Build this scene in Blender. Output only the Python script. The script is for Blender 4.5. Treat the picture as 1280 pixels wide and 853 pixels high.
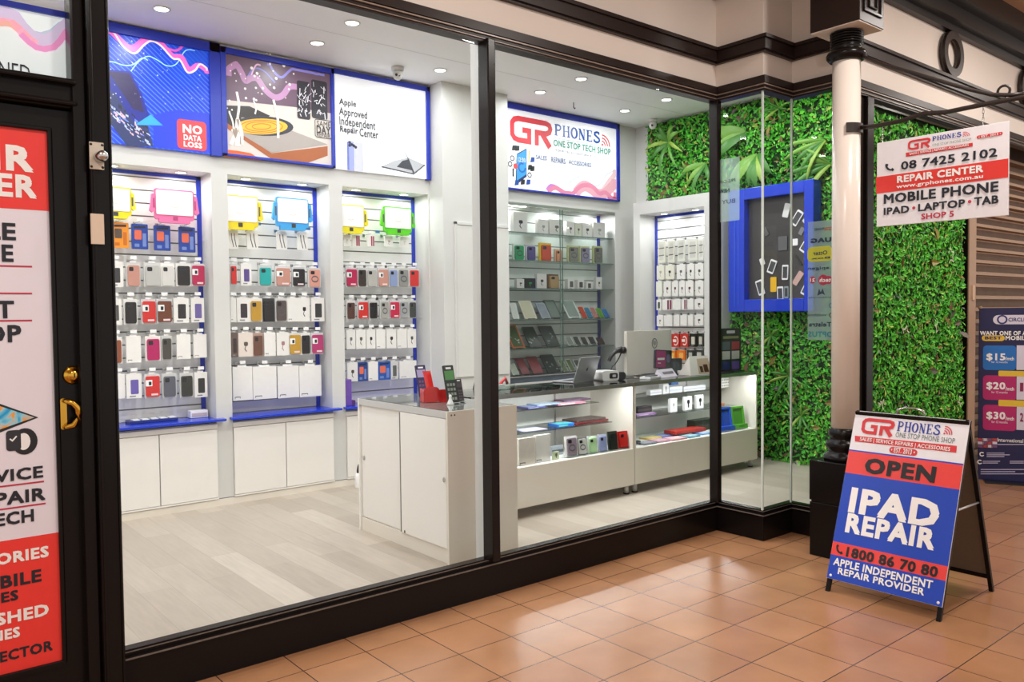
import bpy, math, random
import numpy as np
from mathutils import Matrix, Vector
for o in list(bpy.data.objects): bpy.data.objects.remove(o)
S = bpy.context.scene
COL = S.collection
random.seed(4)
R = math.radians

# ------------------------------------------------------------------ camera
EYE = Vector((0.0, 0.0, 1.55)); FPX = 1020.4; WPX, HPX = 1280.0, 853.0
YAW, PIT, ROL = R(39.6015), R(-1.9816), R(0.58)
def cam_axes():
    f = Vector((math.sin(YAW)*math.cos(PIT), math.cos(YAW)*math.cos(PIT), math.sin(PIT)))
    r = Vector((math.cos(YAW), -math.sin(YAW), 0)); d = f.cross(r)
    c, s = math.cos(ROL), math.sin(ROL)
    return c*r+s*d, -s*r+c*d, f
AR, AD, AF = cam_axes()
cam = bpy.data.cameras.new('camera'); camo = bpy.data.objects.new('camera', cam); COL.objects.link(camo)
m3 = Matrix((AR, -AD, -AF)).transposed()
camo.matrix_world = Matrix.Translation(EYE) @ m3.to_4x4()
cam.sensor_width = 36; cam.lens = FPX/WPX*36; cam.clip_start = .05; cam.clip_end = 200
S.camera = camo

# ------------------------------------------------------------------ light and exposure
S.view_settings.view_transform = 'Standard'; S.view_settings.look = 'None'
S.view_settings.gamma = 1; S.view_settings.use_curve_mapping = False
S.view_settings.exposure = 0.0
S.cycles.transparent_max_bounces = 24; S.cycles.max_bounces = 8; S.cycles.diffuse_bounces = 4
S.cycles.glossy_bounces = 4; S.cycles.sample_clamp_indirect = 6
S.cycles.caustics_reflective = False; S.cycles.caustics_refractive = False
wd = bpy.data.worlds.new('world'); S.world = wd; wd.use_nodes = True
wd.node_tree.nodes['Background'].inputs[0].default_value = (.95, .91, .87, 1)
wd.node_tree.nodes['Background'].inputs[1].default_value = 1.0
DOWN_W = 6.2      # each shop downlight
NICHE_W = 1.8      # each little niche downlight
ARCADE_W = 42.0    # each added arcade lamp

# ------------------------------------------------------------------ pixel -> place on a real plane
def ray(px, py): return (AR*((px-WPX/2)/FPX) + AD*((py-HPX/2)/FPX) + AF)
def at_y(px, py, y): d = ray(px, py); return EYE + d*((y-EYE.y)/d.y)
def at_x(px, py, x): d = ray(px, py); return EYE + d*((x-EYE.x)/d.x)
def at_z(px, py, z): d = ray(px, py); return EYE + d*((z-EYE.z)/d.z)

# ------------------------------------------------------------------ materials
def lin(h):
    if isinstance(h, str):
        h = h.lstrip('#'); v = [int(h[i:i+2], 16)/255 for i in (0, 2, 4)]
        return tuple((c/12.92 if c <= .04045 else ((c+.055)/1.055)**2.4) for c in v)
    return h
MATS = {}
def M(name, col='#ffffff', rough=.5, metal=0., emit=0., noise=.0, scale=8., bump=0., spec=.5, alpha=None):
    if name in MATS: return MATS[name]
    c = lin(col); m = bpy.data.materials.new(name); m.use_nodes = True; nt = m.node_tree; b = nt.nodes['Principled BSDF']
    b.inputs['Base Color'].default_value = (*c, 1); b.inputs['Roughness'].default_value = rough; b.inputs['Metallic'].default_value = metal
    b.inputs['Specular IOR Level'].default_value = spec
    n = nt.nodes.new('ShaderNodeTexNoise'); n.inputs['Scale'].default_value = scale; n.inputs['Detail'].default_value = 4
    g = nt.nodes.new('ShaderNodeNewGeometry'); nt.links.new(g.outputs['Position'], n.inputs['Vector'])
    if noise > 0:
        mx = nt.nodes.new('ShaderNodeMix'); mx.data_type = 'RGBA'
        mx.inputs[6].default_value = (*[x*(1-noise) for x in c], 1); mx.inputs[7].default_value = (*[min(1, x*(1+noise)) for x in c], 1)
        nt.links.new(n.outputs[0], mx.inputs[0]); nt.links.new(mx.outputs[2], b.inputs['Base Color'])
    if bump > 0:
        bp = nt.nodes.new('ShaderNodeBump'); bp.inputs['Strength'].default_value = bump; bp.inputs['Distance'].default_value = .004
        nt.links.new(n.outputs[0], bp.inputs['Height']); nt.links.new(bp.outputs[0], b.inputs['Normal'])
    if emit > 0:
        b.inputs['Emission Color'].default_value = (*c, 1); b.inputs['Emission Strength'].default_value = emit
    if alpha is not None: b.inputs['Alpha'].default_value = alpha
    MATS[name] = m; return m
def C(h, rough=.45, emit=0.):       # a plain printed / plastic colour
    return M('plastic_%s_%d_%d' % (h.lstrip('#'), int(rough*100), int(emit*100)), h, rough, emit=emit, noise=.04, scale=30)
def glass(name, tint=(1, 1, 1), ior=1.45, k=1.0):
    if name in MATS: return MATS[name]
    m = bpy.data.materials.new(name); m.use_nodes = True; nt = m.node_tree; nt.nodes.clear()
    o = nt.nodes.new('ShaderNodeOutputMaterial'); t = nt.nodes.new('ShaderNodeBsdfTransparent'); t.inputs[0].default_value = (*tint, 1)
    g = nt.nodes.new('ShaderNodeBsdfGlossy'); g.inputs['Roughness'].default_value = 0.0
    f = nt.nodes.new('ShaderNodeFresnel'); f.inputs[0].default_value = ior
    mu = nt.nodes.new('ShaderNodeMath'); mu.operation = 'MULTIPLY'; mu.inputs[1].default_value = k
    x = nt.nodes.new('ShaderNodeMixShader')
    nt.links.new(f.outputs[0], mu.inputs[0]); nt.links.new(mu.outputs[0], x.inputs[0]); nt.links.new(t.outputs[0], x.inputs[1]); nt.links.new(g.outputs[0], x.inputs[2])
    nt.links.new(x.outputs[0], o.inputs[0]); MATS[name] = m; return m
def film(name, col, a):              # translucent sheet for reflections painted on the glass
    if name in MATS: return MATS[name]
    m = bpy.data.materials.new(name); m.use_nodes = True; nt = m.node_tree; b = nt.nodes['Principled BSDF']
    b.inputs['Base Color'].default_value = (*lin(col), 1); b.inputs['Roughness'].default_value = .3; b.inputs['Alpha'].default_value = a
    MATS[name] = m; return m
def tile_mat(name, w, h, ox, oy, c1, c2, mort, msize, rough, off=0., rot=0., stain=.12, bump=.15, grain=0.):
    m = bpy.data.materials.new(name); m.use_nodes = True; nt = m.node_tree; b = nt.nodes['Principled BSDF']
    g = nt.nodes.new('ShaderNodeNewGeometry'); mp = nt.nodes.new('ShaderNodeMapping'); mp.vector_type = 'POINT'
    mp.inputs['Location'].default_value = (ox, oy, 0); mp.inputs['Rotation'].default_value = (0, 0, rot)
    nt.links.new(g.outputs['Position'], mp.inputs[0])
    br = nt.nodes.new('ShaderNodeTexBrick'); br.offset = off; br.offset_frequency = 2; br.squash = 1
    br.inputs['Color1'].default_value = (*lin(c1), 1); br.inputs['Color2'].default_value = (*lin(c2), 1); br.inputs['Mortar'].default_value = (*lin(mort), 1)
    br.inputs['Scale'].default_value = 1; br.inputs['Mortar Size'].default_value = msize; br.inputs['Mortar Smooth'].default_value = .1; br.inputs['Bias'].default_value = 0
    br.inputs['Brick Width'].default_value = w; br.inputs['Row Height'].default_value = h
    nt.links.new(mp.outputs[0], br.inputs['Vector'])
    n = nt.nodes.new('ShaderNodeTexNoise'); n.inputs['Scale'].default_value = 3.0; n.inputs['Detail'].default_value = 6
    nt.links.new(g.outputs['Position'], n.inputs['Vector'])
    if grain:
        m2 = nt.nodes.new('ShaderNodeMapping'); m2.inputs['Scale'].default_value = (14, 1.3, 1); nt.links.new(g.outputs['Position'], m2.inputs[0]); nt.links.new(m2.outputs[0], n.inputs['Vector'])
    rp = nt.nodes.new('ShaderNodeMapRange'); rp.inputs[1].default_value = .3; rp.inputs[2].default_value = .7; rp.inputs[3].default_value = 1-stain; rp.inputs[4].default_value = 1+stain*.6
    nt.links.new(n.outputs[0], rp.inputs[0])
    mu = nt.nodes.new('ShaderNodeMix'); mu.data_type = 'RGBA'; mu.blend_type = 'MULTIPLY'; mu.inputs[0].default_value = 1
    nt.links.new(br.outputs['Color'], mu.inputs[6]); nt.links.new(rp.outputs[0], mu.inputs[7]); nt.links.new(mu.outputs[2], b.inputs['Base Color'])
    rr = nt.nodes.new('ShaderNodeMapRange'); rr.inputs[3].default_value = rough*.8; rr.inputs[4].default_value = rough*1.3; nt.links.new(n.outputs[0], rr.inputs[0]); nt.links.new(rr.outputs[0], b.inputs['Roughness'])
    bp = nt.nodes.new('ShaderNodeBump'); bp.inputs['Strength'].default_value = bump; bp.inputs['Distance'].default_value = .003; bp.invert = True
    nt.links.new(br.outputs['Fac'], bp.inputs['Height']); nt.links.new(bp.outputs[0], b.inputs['Normal'])
    MATS[name] = m; return m
def leaf_mat(name, cols, rough=.45):
    m = bpy.data.materials.new(name); m.use_nodes = True; nt = m.node_tree; b = nt.nodes['Principled BSDF']
    g = nt.nodes.new('ShaderNodeNewGeometry'); r = nt.nodes.new('ShaderNodeValToRGB'); r.color_ramp.interpolation = 'LINEAR'
    el = r.color_ramp.elements
    while len(el) < len(cols): el.new(.5)
    for i, (p, c) in enumerate(cols): el[i].position = p; el[i].color = (*lin(c), 1)
    nt.links.new(g.outputs['Random Per Island'], r.inputs[0]); nt.links.new(r.outputs[0], b.inputs['Base Color'])
    b.inputs['Roughness'].default_value = rough
    MATS[name] = m; return m

BLACK = M('black_gloss_paint', '#130f0e', .25, noise=.15, scale=14, bump=.05, spec=.2)
BROWN = M('dark_brown_paint', '#2b201d', .35, noise=.12, scale=10, spec=.25)
CREAM = M('cream_wall_paint', '#e6dbd1', .6, noise=.03, scale=3)
CREAMC = M('cream_column_gloss', '#eadfd5', .25, noise=.03, scale=4)
WHITE = M('white_paint', '#d4d4d1', .5, noise=.02, scale=3)
LAMW = M('white_laminate', '#f1eee9', .3, noise=.02, scale=5)
LAMB = M('beige_white_laminate', '#e9e2d6', .35, noise=.02, scale=4)
BLUE = M('royal_blue_trim', '#0f2fae', .35, noise=.04, scale=10)
BLUEG = M('royal_blue_gloss', '#0d39c4', .2, noise=.04, scale=10)
CHROME = M('brushed_steel', '#c8c8c8', .25, metal=1.)
ALU = M('satin_aluminium', '#b9b9b9', .35, metal=.9)
BRASS = M('polished_brass', '#d9a843', .2, metal=1.)
SLOT = M('slat_groove_shade_grey', '#77787a', .6)  # grey puts the shade of the slat grooves into the colour
GLASS = glass('window_glass', (.97, .99, .98), 1.45, .6)
SHELFG = glass('shelf_glass', (.93, .98, .96), 1.5, .8)
EDGEG = M('glass_edge', '#d8e6df', .2, noise=.02)
LED = M('led_diffuser', '#fffaf2', .5, emit=9.0)
PAPER = C('#f4f4f4', .5)
DARK = C('#1a1a1e', .35)
INK = C('#1b1b26', .4)
FLOOR_OUT = tile_mat('terracotta_tiles', .3075, .305, -2.135-.0015, -2.98-.0015, '#b0805c', '#a57552', '#4a3428', .0028, .22, stain=.14, bump=.3)
FLOOR_IN = tile_mat('pale_oak_planks', 1.2, .18, 0, 0, '#c6bbad', '#ada193', '#958a7d', .0012, .33, off=.37, rot=R(90), stain=.10, bump=.1, grain=1)

# ------------------------------------------------------------------ mesh builder
class MB:
    def __init__(s): s.v = []; s.f = []; s.m = []; s.sm = []
    def face(s, pts, m=0, smooth=False):
        i = len(s.v); s.v += [tuple(p) for p in pts]; s.f.append(tuple(range(i, i+len(pts)))); s.m.append(m); s.sm.append(smooth); return s
    def idx(s, verts, faces, m=0, smooth=False):
        i = len(s.v); s.v += [tuple(p) for p in verts]
        for f in faces: s.f.append(tuple(i+k for k in f)); s.m.append(m); s.sm.append(smooth)
        return s
    def box(s, x0, x1, y0, y1, z0, z1, m=0):
        if x1 < x0: x0, x1 = x1, x0
        if y1 < y0: y0, y1 = y1, y0
        if z1 < z0: z0, z1 = z1, z0
        v = [(x0,y0,z0),(x1,y0,z0),(x1,y1,z0),(x0,y1,z0),(x0,y0,z1),(x1,y0,z1),(x1,y1,z1),(x0,y1,z1)]
        return s.idx(v, [(0,3,2,1),(4,5,6,7),(0,1,5,4),(1,2,6,5),(2,3,7,6),(3,0,4,7)], m)
    def prism(s, poly, y0, y1, m=0, sides=None):           # polygon in x,z (ccw seen from -y) pushed along y
        n = len(poly); v = [(p[0], y0, p[1]) for p in poly]+[(p[0], y1, p[1]) for p in poly]
        s.idx(v, [tuple(range(n)), tuple(range(2*n-1, n-1, -1))], m)
        return s.idx(v, [(i, n+i, n+(i+1) % n, (i+1) % n) for i in range(n)], m if sides is None else sides)
    def prismz(s, poly, z0, z1, m=0):
        n = len(poly); v = [(p[0], p[1], z0) for p in poly]+[(p[0], p[1], z1) for p in poly]
        s.idx(v, [tuple(range(n-1, -1, -1)), tuple(range(n, 2*n))], m)
        return s.idx(v, [(i, (i+1) % n, n+(i+1) % n, n+i) for i in range(n)], m)
    def flat(s, poly, y=0., m=0): return s.face([(p[0], y, p[1]) for p in poly], m)
    def rflat(s, x0, x1, z0, z1, r, y=0., m=0): return s.flat(rrect(x0, x1, z0, z1, r), y, m)
    def rbox(s, x0, x1, z0, z1, r, y0, y1, m=0): return s.prism(rrect(x0, x1, z0, z1, r), y0, y1, m)
    def lathe(s, prof, cx=0, cy=0, n=24, m=0, smooth=True, cap=True):   # (radius, z) pairs
        i0 = len(s.v); k = len(prof)
        for r, z in prof:
            for a in range(n): s.v.append((cx+r*math.cos(2*math.pi*a/n), cy+r*math.sin(2*math.pi*a/n), z))
        for j in range(k-1):
            for a in range(n):
                b = (a+1) % n; s.f.append((i0+j*n+a, i0+j*n+b, i0+(j+1)*n+b, i0+(j+1)*n+a)); s.m.append(m); s.sm.append(smooth)
        if cap:
            s.f.append(tuple(i0+a for a in range(n-1, -1, -1))); s.m.append(m); s.sm.append(False)
            s.f.append(tuple(i0+(k-1)*n+a for a in range(n))); s.m.append(m); s.sm.append(False)
        return s
    def tube(s, pts, r, n=8, m=0, closed=False):
        pts = [Vector(p) for p in pts]; k = len(pts); i0 = len(s.v); rs = r if isinstance(r, (list, tuple)) else [r]*k
        up = Vector((0, 0, 1))
        for j, p in enumerate(pts):
            if closed: t = pts[(j+1) % k]-pts[j-1]
            else: t = pts[min(j+1, k-1)]-pts[max(j-1, 0)]
            t.normalize(); a = t.cross(up)
            if a.length < .05: a = t.cross(Vector((1, 0, 0)))
            a.normalize(); b = a.cross(t)
            for q in range(n):
                w = 2*math.pi*q/n; s.v.append(tuple(p+a*(rs[j]*math.cos(w))+b*(rs[j]*math.sin(w))))
        for j in range(k if closed else k-1):
            for q in range(n):
                b = (q+1) % n; j2 = (j+1) % k
                s.f.append((i0+j*n+q, i0+j*n+b, i0+j2*n+b, i0+j2*n+q)); s.m.append(m); s.sm.append(True)
        if not closed:
            s.f.append(tuple(i0+q for q in range(n-1, -1, -1))); s.m.append(m); s.sm.append(False)
            s.f.append(tuple(i0+(k-1)*n+q for q in range(n))); s.m.append(m); s.sm.append(False)
        return s
    def stroke(s, pts, w, y=0., m=0, closed=False):          # flat ribbon in x,z
        P = [Vector((p[0], p[1])) for p in pts]; k = len(P); L = []; Rr = []
        W = w if isinstance(w, (list, tuple)) else [w]*k
        for i in range(k):
            a = P[i]-P[i-1] if (i > 0 or closed) else P[1]-P[0]
            b = P[(i+1) % k]-P[i] if (i < k-1 or closed) else a
            if i == 0 and not closed: a = b
            a = a.normalized(); b = b.normalized(); na = Vector((-a.y, a.x)); nb = Vector((-b.y, b.x)); n = na+nb
            if n.length < .2: n = na
            n.normalize(); c = max(.45, n.dot(na)); L.append(P[i]+n*(W[i]/2/c)); Rr.append(P[i]-n*(W[i]/2/c))
        for i in range(k if closed else k-1):
            j = (i+1) % k; s.face([(Rr[i].x, y, Rr[i].y), (Rr[j].x, y, Rr[j].y), (L[j].x, y, L[j].y), (L[i].x, y, L[i].y)], m)
        return s
    def mesh(s, name, mats, bevel=0):
        me = bpy.data.meshes.new(name); me.from_pydata(s.v, [], s.f)
        for x in (mats if isinstance(mats, (list, tuple)) else [mats]): me.materials.append(x)
        me.polygons.foreach_set('material_index', s.m); me.polygons.foreach_set('use_smooth', s.sm); me.update(); return me
    def build(s, name, mats, parent=None, bevel=0):
        return put(name, s.mesh(name, mats), parent, bevel)
def put(name, me, parent=None, bevel=0):
    o = bpy.data.objects.new(name, me); COL.objects.link(o)
    if parent is not None: o.parent = parent
    if bevel:
        b = o.modifiers.new('bevel', 'BEVEL'); b.width = bevel; b.segments = 2; b.limit_method = 'ANGLE'; b.angle_limit = R(40)
    return o
def rrect(x0, x1, z0, z1, r, n=4):
    if x1 < x0: x0, x1 = x1, x0
    if z1 < z0: z0, z1 = z1, z0
    r = min(r, (x1-x0)/2.01, (z1-z0)/2.01); p = []
    for cx, cz, a0 in ((x1-r, z0+r, -90), (x1-r, z1-r, 0), (x0+r, z1-r, 90), (x0+r, z0+r, 180)):
        for i in range(n+1): a = R(a0+90*i/n); p.append((cx+r*math.cos(a), cz+r*math.sin(a)))
    return p
def circ(cx, cz, r, n=20, ry=None, a0=0., a1=360.):
    ry = ry or r; k = n if a1-a0 >= 360 else n+1
    return [(cx+r*math.cos(R(a0+(a1-a0)*i/n)), cz+ry*math.sin(R(a0+(a1-a0)*i/n))) for i in range(k)]
def tag(o, label=None, cat=None, group=None, kind=None):
    if label: o['label'] = label
    if cat: o['category'] = cat
    if group: o['group'] = group
    if kind: o['kind'] = kind
    return o
def thing(name, label, cat, loc=(0, 0, 0), rz=0., group=None, mat=None):
    o = bpy.data.objects.new(name, None); COL.objects.link(o); o.empty_display_size = .1
    if mat is not None: o.matrix_world = mat
    else: o.location = loc; o.rotation_euler = (0, 0, rz)
    return tag(o, label, cat, group)
def struct(name, mb, m, bevel=0): o = mb.build(name, m, None, bevel); o['kind'] = 'structure'; return o
def frame_mat(org, xax, zax):
    x = Vector(xax).normalized(); z = Vector(zax).normalized(); y = z.cross(x)
    return Matrix.Translation(Vector(org)) @ Matrix((x, y, z)).transposed().to_4x4()

# ------------------------------------------------------------------ lettering
_T = {}; _X = {}
def glyphs(s, bold):
    k = (s, bold)
    if k not in _T:
        c = bpy.data.curves.new('t', 'FONT'); c.body = s; c.offset = 0; c.resolution_u = 2; c.space_character = 1+max(0, bold-.005)*2.6
        o = bpy.data.objects.new('t', c); me = o.to_mesh()
        v = np.array([q.co[:2] for q in me.vertices]); D = np.zeros(len(v)); f = [tuple(p.vertices) for p in me.polygons]
        e = bold
        if e > .004:          # heavier strokes: the same outline laid down a few times, slightly shifted
            n = len(v); v = np.concatenate([v]+[v+np.array(q)*e for q in ((1, 1), (1, -1), (-1, 1), (-1, -1))]); D = np.repeat(np.arange(5)*.0003, n); f = [tuple(i+n*j for i in p) for j in range(5) for p in f]
        mn, mx = v.min(0), v.max(0); v = (v-mn)/(mx-mn); _T[k] = (np.column_stack([v, D]), f); _X[k] = (mn, mx)
        o.to_mesh_clear(); bpy.data.objects.remove(o); bpy.data.curves.remove(c)
    return _T[k]
def text(parent, s, m, x0, z0, x1, z1, y=-.002, bold=.0, mirror=False, name='lettering', mb=None, mi=0):
    v, f = glyphs(s, bold)
    u = (1-v[:, 0]) if mirror else v[:, 0]
    P = [(x0+(x1-x0)*a, y-d, z0+(z1-z0)*b) for a, b, d in zip(u, v[:, 1], v[:, 2])]
    F = [tuple(reversed(q)) for q in f] if mirror else f
    if mb is not None: mb.idx(P, F, mi); return None
    return MB().idx(P, F).build(name, m, parent)
def serif_word(mb, s, x0, z0, x1, z1, y, m=0):
    n = len(s); cw = (x1-x0)/n; h = z1-z0
    for i, ch in enumerate(s):
        a = x0+i*cw; X = lambda u: a+u*cw; Z = lambda w: z0+w*h
        rc = lambda u0, u1, w0, w1: mb.flat([(X(u0), Z(w0)), (X(u1), Z(w0)), (X(u1), Z(w1)), (X(u0), Z(w1))], y-.00015*(len(mb.f) % 5), m)
        Y0 = y; sf = lambda u0, u1: (rc(u0, u1, 0, .07), rc(u0, u1, .93, 1))
        st = lambda pts, w: mb.stroke([(X(u), Z(q)) for u, q in pts], w*cw, y-.0009, m)
        if ch == 'P': rc(.12, .34, 0, 1); sf(.03, .45); st([(.34, .95), (.62, .93), (.78, .8), (.78, .66), (.62, .5), (.34, .47)], .15)
        if ch == 'H': rc(.1, .3, 0, 1); rc(.66, .86, 0, 1); sf(.02, .38); sf(.58, .94); rc(.3, .66, .46, .54)
        if ch == 'O': mb.stroke([(X(.48+.34*math.cos(t)), Z(.5+.45*math.sin(t))) for t in [2*math.pi*j/18 for j in range(18)]], [cw*(.1+.13*abs(math.cos(2*math.pi*j/18))) for j in range(18)], y, m, closed=True)
        if ch == 'N': rc(.14, .23, 0, 1); rc(.7, .79, 0, 1); rc(.03, .34, 0, .07); rc(.0, .23, .93, 1); rc(.6, .9, .93, 1); st([(.18, .96), (.74, .03)], .22)
        if ch == 'E': rc(.12, .33, 0, 1); rc(.04, .8, 0, .08); rc(.04, .78, .92, 1); rc(.33, .6, .46, .54); rc(.73, .8, 0, .26); rc(.71, .78, .74, 1); rc(.55, .62, .38, .62)
        if ch == 'S': st([(.72, .76), (.64, .92), (.4, .96), (.14, .87), (.12, .7), (.4, .54), (.7, .4), (.76, .22), (.58, .06), (.3, .04), (.08, .12), (.05, .28)], .19)
def gr_logo(mb, x0, z0, x1, z1, y, m=0):
    w, h = x1-x0, z1-z0; Q = lambda pts: [(x0+u*w, z0+v*h) for u, v in pts]; t = .205*h
    mb.stroke(Q([(.85, .9), (.2, .9), (.11, .85), (.06, .72), (.06, .28), (.11, .15), (.2, .1), (.445, .1), (.445, .5), (.29, .5)]), t, y, m)
    y -= .0005
    mb.stroke(Q([(.84, .9), (.92, .84), (.945, .72), (.92, .58), (.84, .5), (.62, .5), (.62, .0)]), t, y, m)
    mb.stroke(Q([(.75, .46), (.93, .0)]), t*1.15, y-.0005, m)
def wifi(mb, x0, z0, x1, z1, y, m=0):
    w, h = x1-x0, z1-z0
    mb.flat(circ(x0+.1*w, z0+.12*h, .1*h), y, m)
    for r in (.38, .64, .9): mb.stroke([(x0+.05*w+r*w*math.cos(R(a)), z0+.05*h+r*h*math.sin(R(a))) for a in range(0, 91, 15)], .11*h, y, m)
def handset(mb, x0, z0, x1, z1, y, m=0):
    Q = lambda u, v: (x0+u*(x1-x0), z0+v*(z1-z0)); h = z1-z0
    mb.stroke([Q(.14, .86), Q(.16, .62), Q(.3, .36), Q(.5, .18), Q(.82, .12)], [.2*h, .2*h, .24*h, .2*h, .2*h], y, m)
    mb.stroke([Q(.05, .86), Q(.34, .78)], .3*h, y-.0004, m); mb.stroke([Q(.72, .3), Q(.9, .02)], .28*h, y-.0004, m)
class Board:            # draws on the plane of a sign; q maps a point of the view onto that plane
    def __init__(s, parent, mat, ox=0., oy=0., sc=1.): s.p = parent; s.M = mat; s.I = mat.inverted(); s.o = (ox, oy, sc)
    def crop(s, ox, oy, sc): s.o = (ox, oy, sc); return s
    def q(s, zx, zy):
        d = s.I.to_3x3() @ ray(s.o[0]+zx/s.o[2], s.o[1]+zy/s.o[2]); e = s.I @ EYE; t = -e.y/d.y; p = e+d*t; return (p.x, p.z)
    def text(s, body, m, a, b, bold=.01, y=-.003, name='lettering', mirror=False):
        x0, z0 = s.q(*a); x1, z1 = s.q(*b); ws = body.split(' ')
        if len(ws) > 1 and bold >= .02 and not mirror:         # widely set words are parts of their own
            glyphs(body, bold); fmn, fmx = _X[(body, bold)]; W, H = fmx-fmn; o = None
            for i, w in enumerate(ws):
                pre = ' '.join(ws[:i+1]); glyphs(pre, bold); glyphs(w, bold); r = (_X[(pre, bold)][1][0]-fmn[0])/W; mn, mx = _X[(w, bold)]
                l = r-(mx[0]-mn[0])/W; o = text(s.p, w, m, x0+(x1-x0)*l, z0+(z1-z0)*(mn[1]-fmn[1])/H, x0+(x1-x0)*r, z0+(z1-z0)*(mx[1]-fmn[1])/H, y, bold, False, name)
            return o
        return text(s.p, body, m, x0, z0, x1, z1, y, bold, mirror, name)
    def rect(s, name, m, a, b, y=-.0015, r=0., parent=None):
        x0, z0 = s.q(*a); x1, z1 = s.q(*b); mb = MB(); mb.rflat(x0, x1, z0, z1, r, y) if r else mb.flat([(x0, z0), (x1, z0), (x1, z1), (x0, z1)], y)
        return mb.build(name, m, parent or s.p)
    def poly(s, name, m, pts, y=-.0015): return MB().flat([s.q(*p) for p in pts], y).build(name, m, s.p)
# ================================================================== the shell
CEIL = 3.74
YB = 6.62          # face of the shop's back joinery
YS = 6.87          # slatwall face behind it
struct('floor', MB().face([(-6, -7, 0), (16, -7, 0), (16, 3.02, 0), (5.1, 3.02, 0), (5.1, 3.45, 0), (4.76, 3.55, 0), (-6, 3.55, 0)]), FLOOR_OUT)
struct('floor_shop', MB().face([(-3.0, 3.5, .001), (4.75, 3.5, .001), (4.76, 3.13, .001), (5.1, 3.13, .001), (5.1, 2.8, .001), (7.43, 2.8, .001), (7.43, 7.1, .001), (-3.0, 7.1, .001)]), FLOOR_IN)
struct('ceiling', MB().box(-3.1, 7.5, 3.55, 7.2, CEIL, CEIL+.1).box(4.9, 7.5, 2.95, 3.55, CEIL, CEIL+.1), M('ceiling_white', '#f3f3f2', .6, noise=.01))
joins = MB()
for y in (4.45, 5.82): joins.box(-2.9, 7.4, y, y+.006, CEIL-.0012, CEIL)
struct('trim_ceiling_joins', joins, C('#cfcdc8'))
struct('ceiling_arcade', MB().box(-6, 16, -2.2, 3.6, 4.02, 4.12), M('arcade_ceiling_paint', '#c9a88e', .6, noise=.03, scale=3))

# back joinery: piers, head and base around the three bays and the glass cabinet
BAYS = [(1.45, 2.355), (2.487, 3.392), (3.521, 4.442)]
ZB0, ZB1 = .70, 2.70
wb = MB()
wb.box(-3.0, 5.26, YB, 6.95, ZB1, CEIL)                       # head
for a, b in ((-3.0, 1.45), (2.355, 2.487), (3.392, 3.521), (4.442, 4.50)): wb.box(a, b, YB, 6.95, 0, ZB1)
for a, b in BAYS: wb.box(a, b, YB+.01, 6.95, .06, ZB0-.02)    # behind the cupboard doors
wb.box(-3.0, 7.5, 6.95, 7.1, 0, CEIL)
wb.box(5.26, 5.36, YB, 6.95, 0, CEIL).box(7.062, 7.43, YB, 6.95, 0, CEIL).box(5.36, 7.062, YB, 6.95, 2.712, CEIL).box(5.36, 7.062, YB, 6.95, 0, .80)
struct('wall_back', wb, WHITE)
struct('trim_pilaster', MB().box(4.456, 5.26, 6.39, 7.0, 0, CEIL), WHITE, .004)
p0 = at_y(570, 281, 6.385); p1 = at_y(600, 470, 6.385)
t = thing('wall_panel', 'tall plain white board fixed to the wide white pilaster behind the mullion', 'panel', (4.9, 6.39, p1.z))
MB().box(p0.x-4.9, .34, -.018, -.001, 0, p0.z-p1.z).build('board', M('board_white', '#dcdbd7', .4, noise=.02), t, .003)
MB().box(p0.x-4.925, p0.x-4.9, -.026, -.001, -.0, p0.z-p1.z+.03).box(p0.x-4.925, .34, -.026, -.001, p0.z-p1.z, p0.z-p1.z+.03).build('edge_trim', WHITE, t, .003)
# right wall with the projecting white display joinery
struct('wall_right', MB().box(7.43, 7.6, 3.2, 7.1, 0, CEIL), WHITE)
XU = 7.10; UY0, UY1, OY0, OY1 = 5.25, 6.37, 5.375, 6.273
wu = MB()
wu.box(XU, 7.43, OY1, UY1, 0, 2.795).box(XU, 7.43, UY0, OY0, 0, 2.795).box(XU, 7.43, OY0, OY1, 2.655, 2.795).box(XU, 7.43, OY0, OY1, 0, .75)
struct('trim_side_joinery', wu, WHITE)
struct('wall_left', MB().box(-3.1, -3.0, 3.5, 7.1, 0, CEIL), WHITE)

# ------------------------------------------------------------------ storefront outline and its bands
PL = [(-2.5, 3.5), (4.757, 3.5), (4.757, 3.125), (5.1, 3.125), (5.1, 2.79), (12.0, 2.79)]
def offs(pl, d):
    out = []
    for i, p in enumerate(pl):
        ns = []
        for a, b in ((i-1, i), (i, i+1)):
            if a < 0 or b >= len(pl): continue
            dx, dy = pl[b][0]-pl[a][0], pl[b][1]-pl[a][1]; L = math.hypot(dx, dy); ns.append((dy/L, -dx/L))
        n = ns[0] if len(ns) == 1 or abs(ns[0][0]*ns[1][0]+ns[0][1]*ns[1][1]) > .9 else (ns[0][0]+ns[1][0], ns[0][1]+ns[1][1])
        out.append((p[0]+n[0]*d, p[1]+n[1]*d))
    return out
def band(mb, pl, out, inn, z0, z1, m=0):
    A = offs(pl, out); B = offs(pl, inn)
    for i in range(len(pl)-1):
        mb.prismz([A[i], A[i+1], B[i+1], B[i]], z0, z1, m)
    return mb
GL = [(.84, 3.5)]+PL[1:5]+[(7.21, 2.79)]
fas = MB(); band(fas, PL, 0, -.14, 3.08, 4.05)
struct('wall_front_fascia', fas, CREAM)
hd = MB(); band(hd, PL, .035, -.05, 3.045, 3.092); band(hd, PL, .02, -.05, 2.998, 3.046)
struct('trim_window_head', hd, BROWN, .004)
hl = MB(); band(hl, PL, .03, .01, 3.034, 3.041); band(hl, PL, .028, .012, 3.010, 3.014)
struct('trim_head_bead', hl, M('worn_bead_highlight', '#8d7d72', .3, noise=.5, scale=30))  # pale tone paints highlights along the worn head bead
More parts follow.
